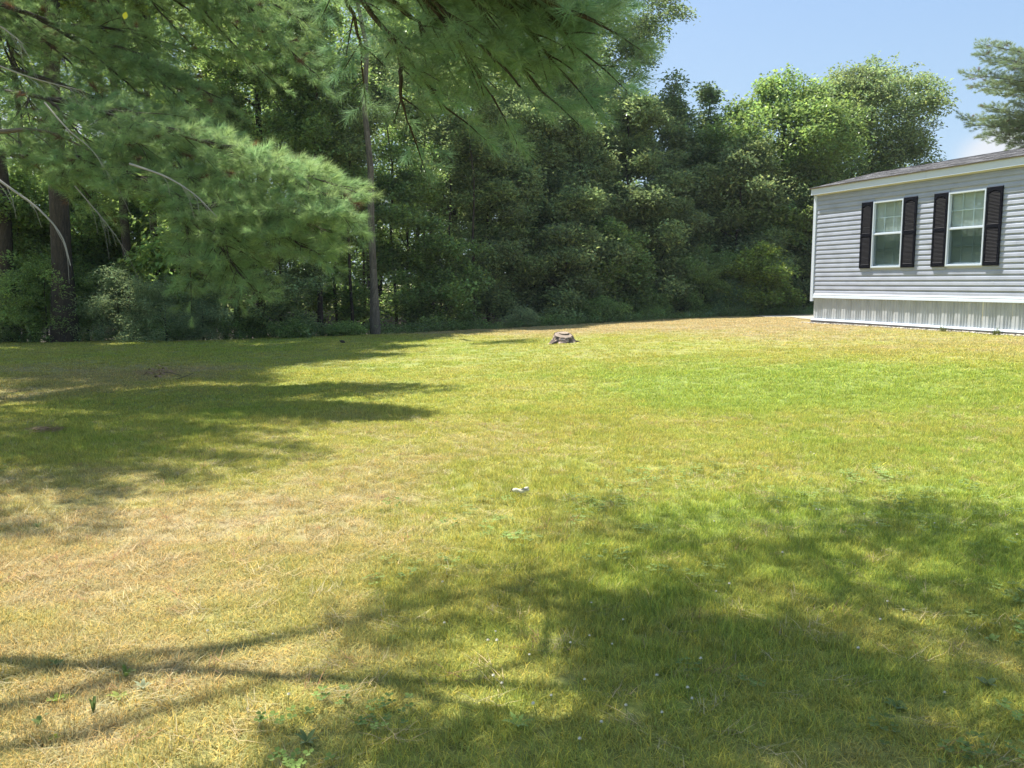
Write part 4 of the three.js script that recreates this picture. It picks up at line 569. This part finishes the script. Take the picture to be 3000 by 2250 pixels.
// ---------------------------------------------------------------- small things lying about
{
  // curled dead leaf
  const g = onGround(1522, 1452), T = thing('dead_leaf', 'pale curled dead leaf lying in the sunny middle of the lawn', 'dead leaf', gp(g.x, -g.z, 0.035), 0.25); reseed(71);
  const sheet = (fn, nu, nv) => { const pos = [], idx = []; for (let j = 0; j <= nv; j++) for (let i = 0; i <= nu; i++) pos.push(...fn(i / nu, j / nv)); for (let j = 0; j < nv; j++) for (let i = 0; i < nu; i++) { const k = j * (nu + 1) + i; idx.push(k, k + 1, k + nu + 1, k + 1, k + nu + 2, k + nu + 1); } return geoOf(pos, idx); };
  const pale = std(0.52, 0.49, 0.34, 0.8, { side: THREE.DoubleSide }), shade = std(0.26, 0.25, 0.2, 0.8, { side: THREE.DoubleSide });
  part('blade', sheet((u, v) => { const x = (u - 0.42) * 0.125, w = 0.034 * Math.pow(Math.sin(Math.PI * clamp(u * 0.93 + 0.07)), 0.6) * (1 + 0.14 * Math.sin(u * 17)), a = (v - 0.45) * 3.6; return [x, 0.022 * Math.cos(a) * (0.7 + 0.3 * u) + 0.006 * Math.sin(u * 9), w * Math.sin(a) * 0.75 - 0.004]; }, 16, 10), pale, T);
  part('folded_edge', sheet((u, v) => [lerp(0.0, 0.068, u) + 0.004 * Math.sin(v * 9), 0.012 + 0.013 * v * Math.sin(Math.PI * clamp(u + 0.08)), 0.019 + 0.006 * (1 - v) + 0.003 * Math.sin(u * 12)], 8, 4), shade, T);
  part('tip', sheet((u, v) => [-0.05 - 0.026 * u, 0.012 - 0.012 * u + (v - 0.5) * 0.032 * (1 - u), 0.012 * (1 - u) * Math.cos(v * 3)], 5, 4), std(0.07, 0.06, 0.03, 0.9, { side: THREE.DoubleSide }), T);
  part('stalk', tube([V(-0.03, 0.0, 0.014), V(-0.015, -0.02, 0.03), V(0.0, -0.035, 0.05)], 0.0025, 0.0015, 4), pale, T);
  // orange leaf caught on the sunlit bough, yellow leaf in the dark upper left
  const flat = (L, W) => sheet((u, v) => { const w = W * Math.sin(Math.PI * clamp(u * 0.96 + 0.02)); return [(v - 0.5) * 2 * w, (u - 0.5) * L, 0.25 * Math.abs(v - 0.5) * W]; }, 8, 4);
  const o = part(numbered('dead_leaf'), flat(0.12, 0.026), std(0.62, 0.17, 0.06, 0.7, { side: THREE.DoubleSide }), scene); o.position.copy(at(868, 505, 11.9)); o.rotation.z = -0.6; tag(o, 'orange dead leaf caught on top of the sunlit pine bough', 'dead leaf');
  const y = part(numbered('yellow_leaf'), flat(0.09, 0.032), std(0.68, 0.62, 0.04, 0.7, { side: THREE.DoubleSide }), scene); y.position.copy(at(367, 46, 10.6)); y.rotation.z = -0.3; tag(y, 'single bright yellow leaf high in the left pine', 'leaf');
  // fallen sticks and drifts of brown needles in the shade
  const st = thing('fallen_branch', 'thin fallen stick on the shaded lawn at left', 'stick', onGround(510, 1112)); const L = ([u, v], h = 0.02) => { const q = onGround(u, v); return V(q.x, land(q.x, -q.z) + h, q.z).sub(st.position); };
  part('stick', tube([L([516, 1116]), L([535, 1111], 0.03), L([566, 1102], 0.04)], 0.009, 0.004, 5, 0.2), twigM, st);
  part('side_twig', tube([L([480, 1096], 0.03), L([505, 1101], 0.04), L([530, 1106], 0.03)], 0.007, 0.004, 5, 0.2), twigM, st);
  const bp = thing('bark_pieces', 'scatter of brown bark strips on the shaded lawn at left', 'bark', onGround(450, 1095)); const barkBrown = std(0.27, 0.17, 0.11, 0.9, { side: THREE.DoubleSide }), barkPale = std(0.42, 0.26, 0.17, 0.9, { side: THREE.DoubleSide });
  [[462, 1075, 14, barkPale], [443, 1087, 15, barkBrown], [472, 1090, 16, barkBrown], [435, 1099, 22, barkBrown], [497, 1094, 16, barkBrown], [475, 1101, 14, barkBrown], [462, 1108, 15, barkBrown], [482, 1084, 12, barkBrown]].forEach(([u, v, w, m]) => { const q = onGround(u, v), W = (w / 2500) * -q.z; const p = part('bark_strip', sheet((a, b) => [(a - 0.5) * W, 0.035 * Math.sin(Math.PI * a) + 0.012, (b - 0.5) * 0.075 + 0.02 * Math.sin(a * 5)], 8, 3), m, bp); p.position.copy(V(q.x, land(q.x, -q.z), q.z).sub(bp.position)); p.rotation.y = rr(-0.3, 0.3); });
  const drift = (u, v, n, rx, rz, label) => { const c = onGround(u, v), q = gp(c.x, -c.z), pos = []; for (let i = 0; i < n; i++) { const x = gauss() * rx, z = gauss() * rz, a = rr(0, 6.28), l = rr(0.05, 0.1), yy = rr(0.02, 0.06), dx = Math.cos(a) * l, dz = Math.sin(a) * l; pos.push(x, yy, z, x + dx, yy + rr(-0.015, 0.02), z + dz, x - dz * 0.04, yy + 0.002, z + dx * 0.04); } const t = part(numbered('needle_litter'), geoOf(pos), std(0.30, 0.19, 0.11, 0.9, { side: THREE.DoubleSide }), scene); t.position.copy(q); tag(t, label, 'pine needles', null, 'stuff'); };
  drift(138, 1268, 500, 0.16, 0.13, 'small brown heap of fallen pine needles at left'); drift(455, 1096, 700, 0.5, 0.45, 'brown pine needles scattered round the bark strips');
  const c = onGround(1003, 1007), pc = thing('pine_cone', 'dark pine cone lying near the far edge of the shaded lawn', 'pine cone', gp(c.x, -c.z, 0.06)); const sc = []; for (let i = 0; i < 60; i++) { const t = i / 59, a = i * 2.4, r = 0.035 * Math.sin(Math.PI * (0.12 + 0.85 * t)), q = new THREE.ConeGeometry(0.014, 0.02, 4); q.rotateX(Math.PI / 2); q.rotateY(-a + Math.PI / 2); q.translate(Math.cos(a) * r, (t - 0.5) * 0.13, Math.sin(a) * r); sc.push(q); } const cone = part('scales', mergeGeometries(sc), twigM, pc); cone.rotation.z = 1.3;
  // gravel strip at the foot of the skirting
  reseed(72); const st2 = [], sg = new THREE.DodecahedronGeometry(0.018, 0); for (let i = 0; i < 900; i++) { const p = houseAt(rr(-0.3, 9), 0.06 + Math.abs(gauss()) * 0.12); _q.setFromEuler(_e.set(rr(0, 6), rr(0, 6), rr(0, 6))); st2.push({ m: mat4(V(p.x, land(p.x, -p.z) + 0.012, p.z), _q, V(rr(0.6, 1.4), rr(0.5, 1), rr(0.6, 1.4))), c: vary([0.5, 0.46, 0.38], 0.3) }); }
  const gv = copies('gravel', sg, std(1, 1, 1, 0.95), st2, scene); tag(gv, 'thin line of pale gravel along the foot of the house skirting', 'gravel', null, 'stuff');
}
renderer.render(scene, camera);
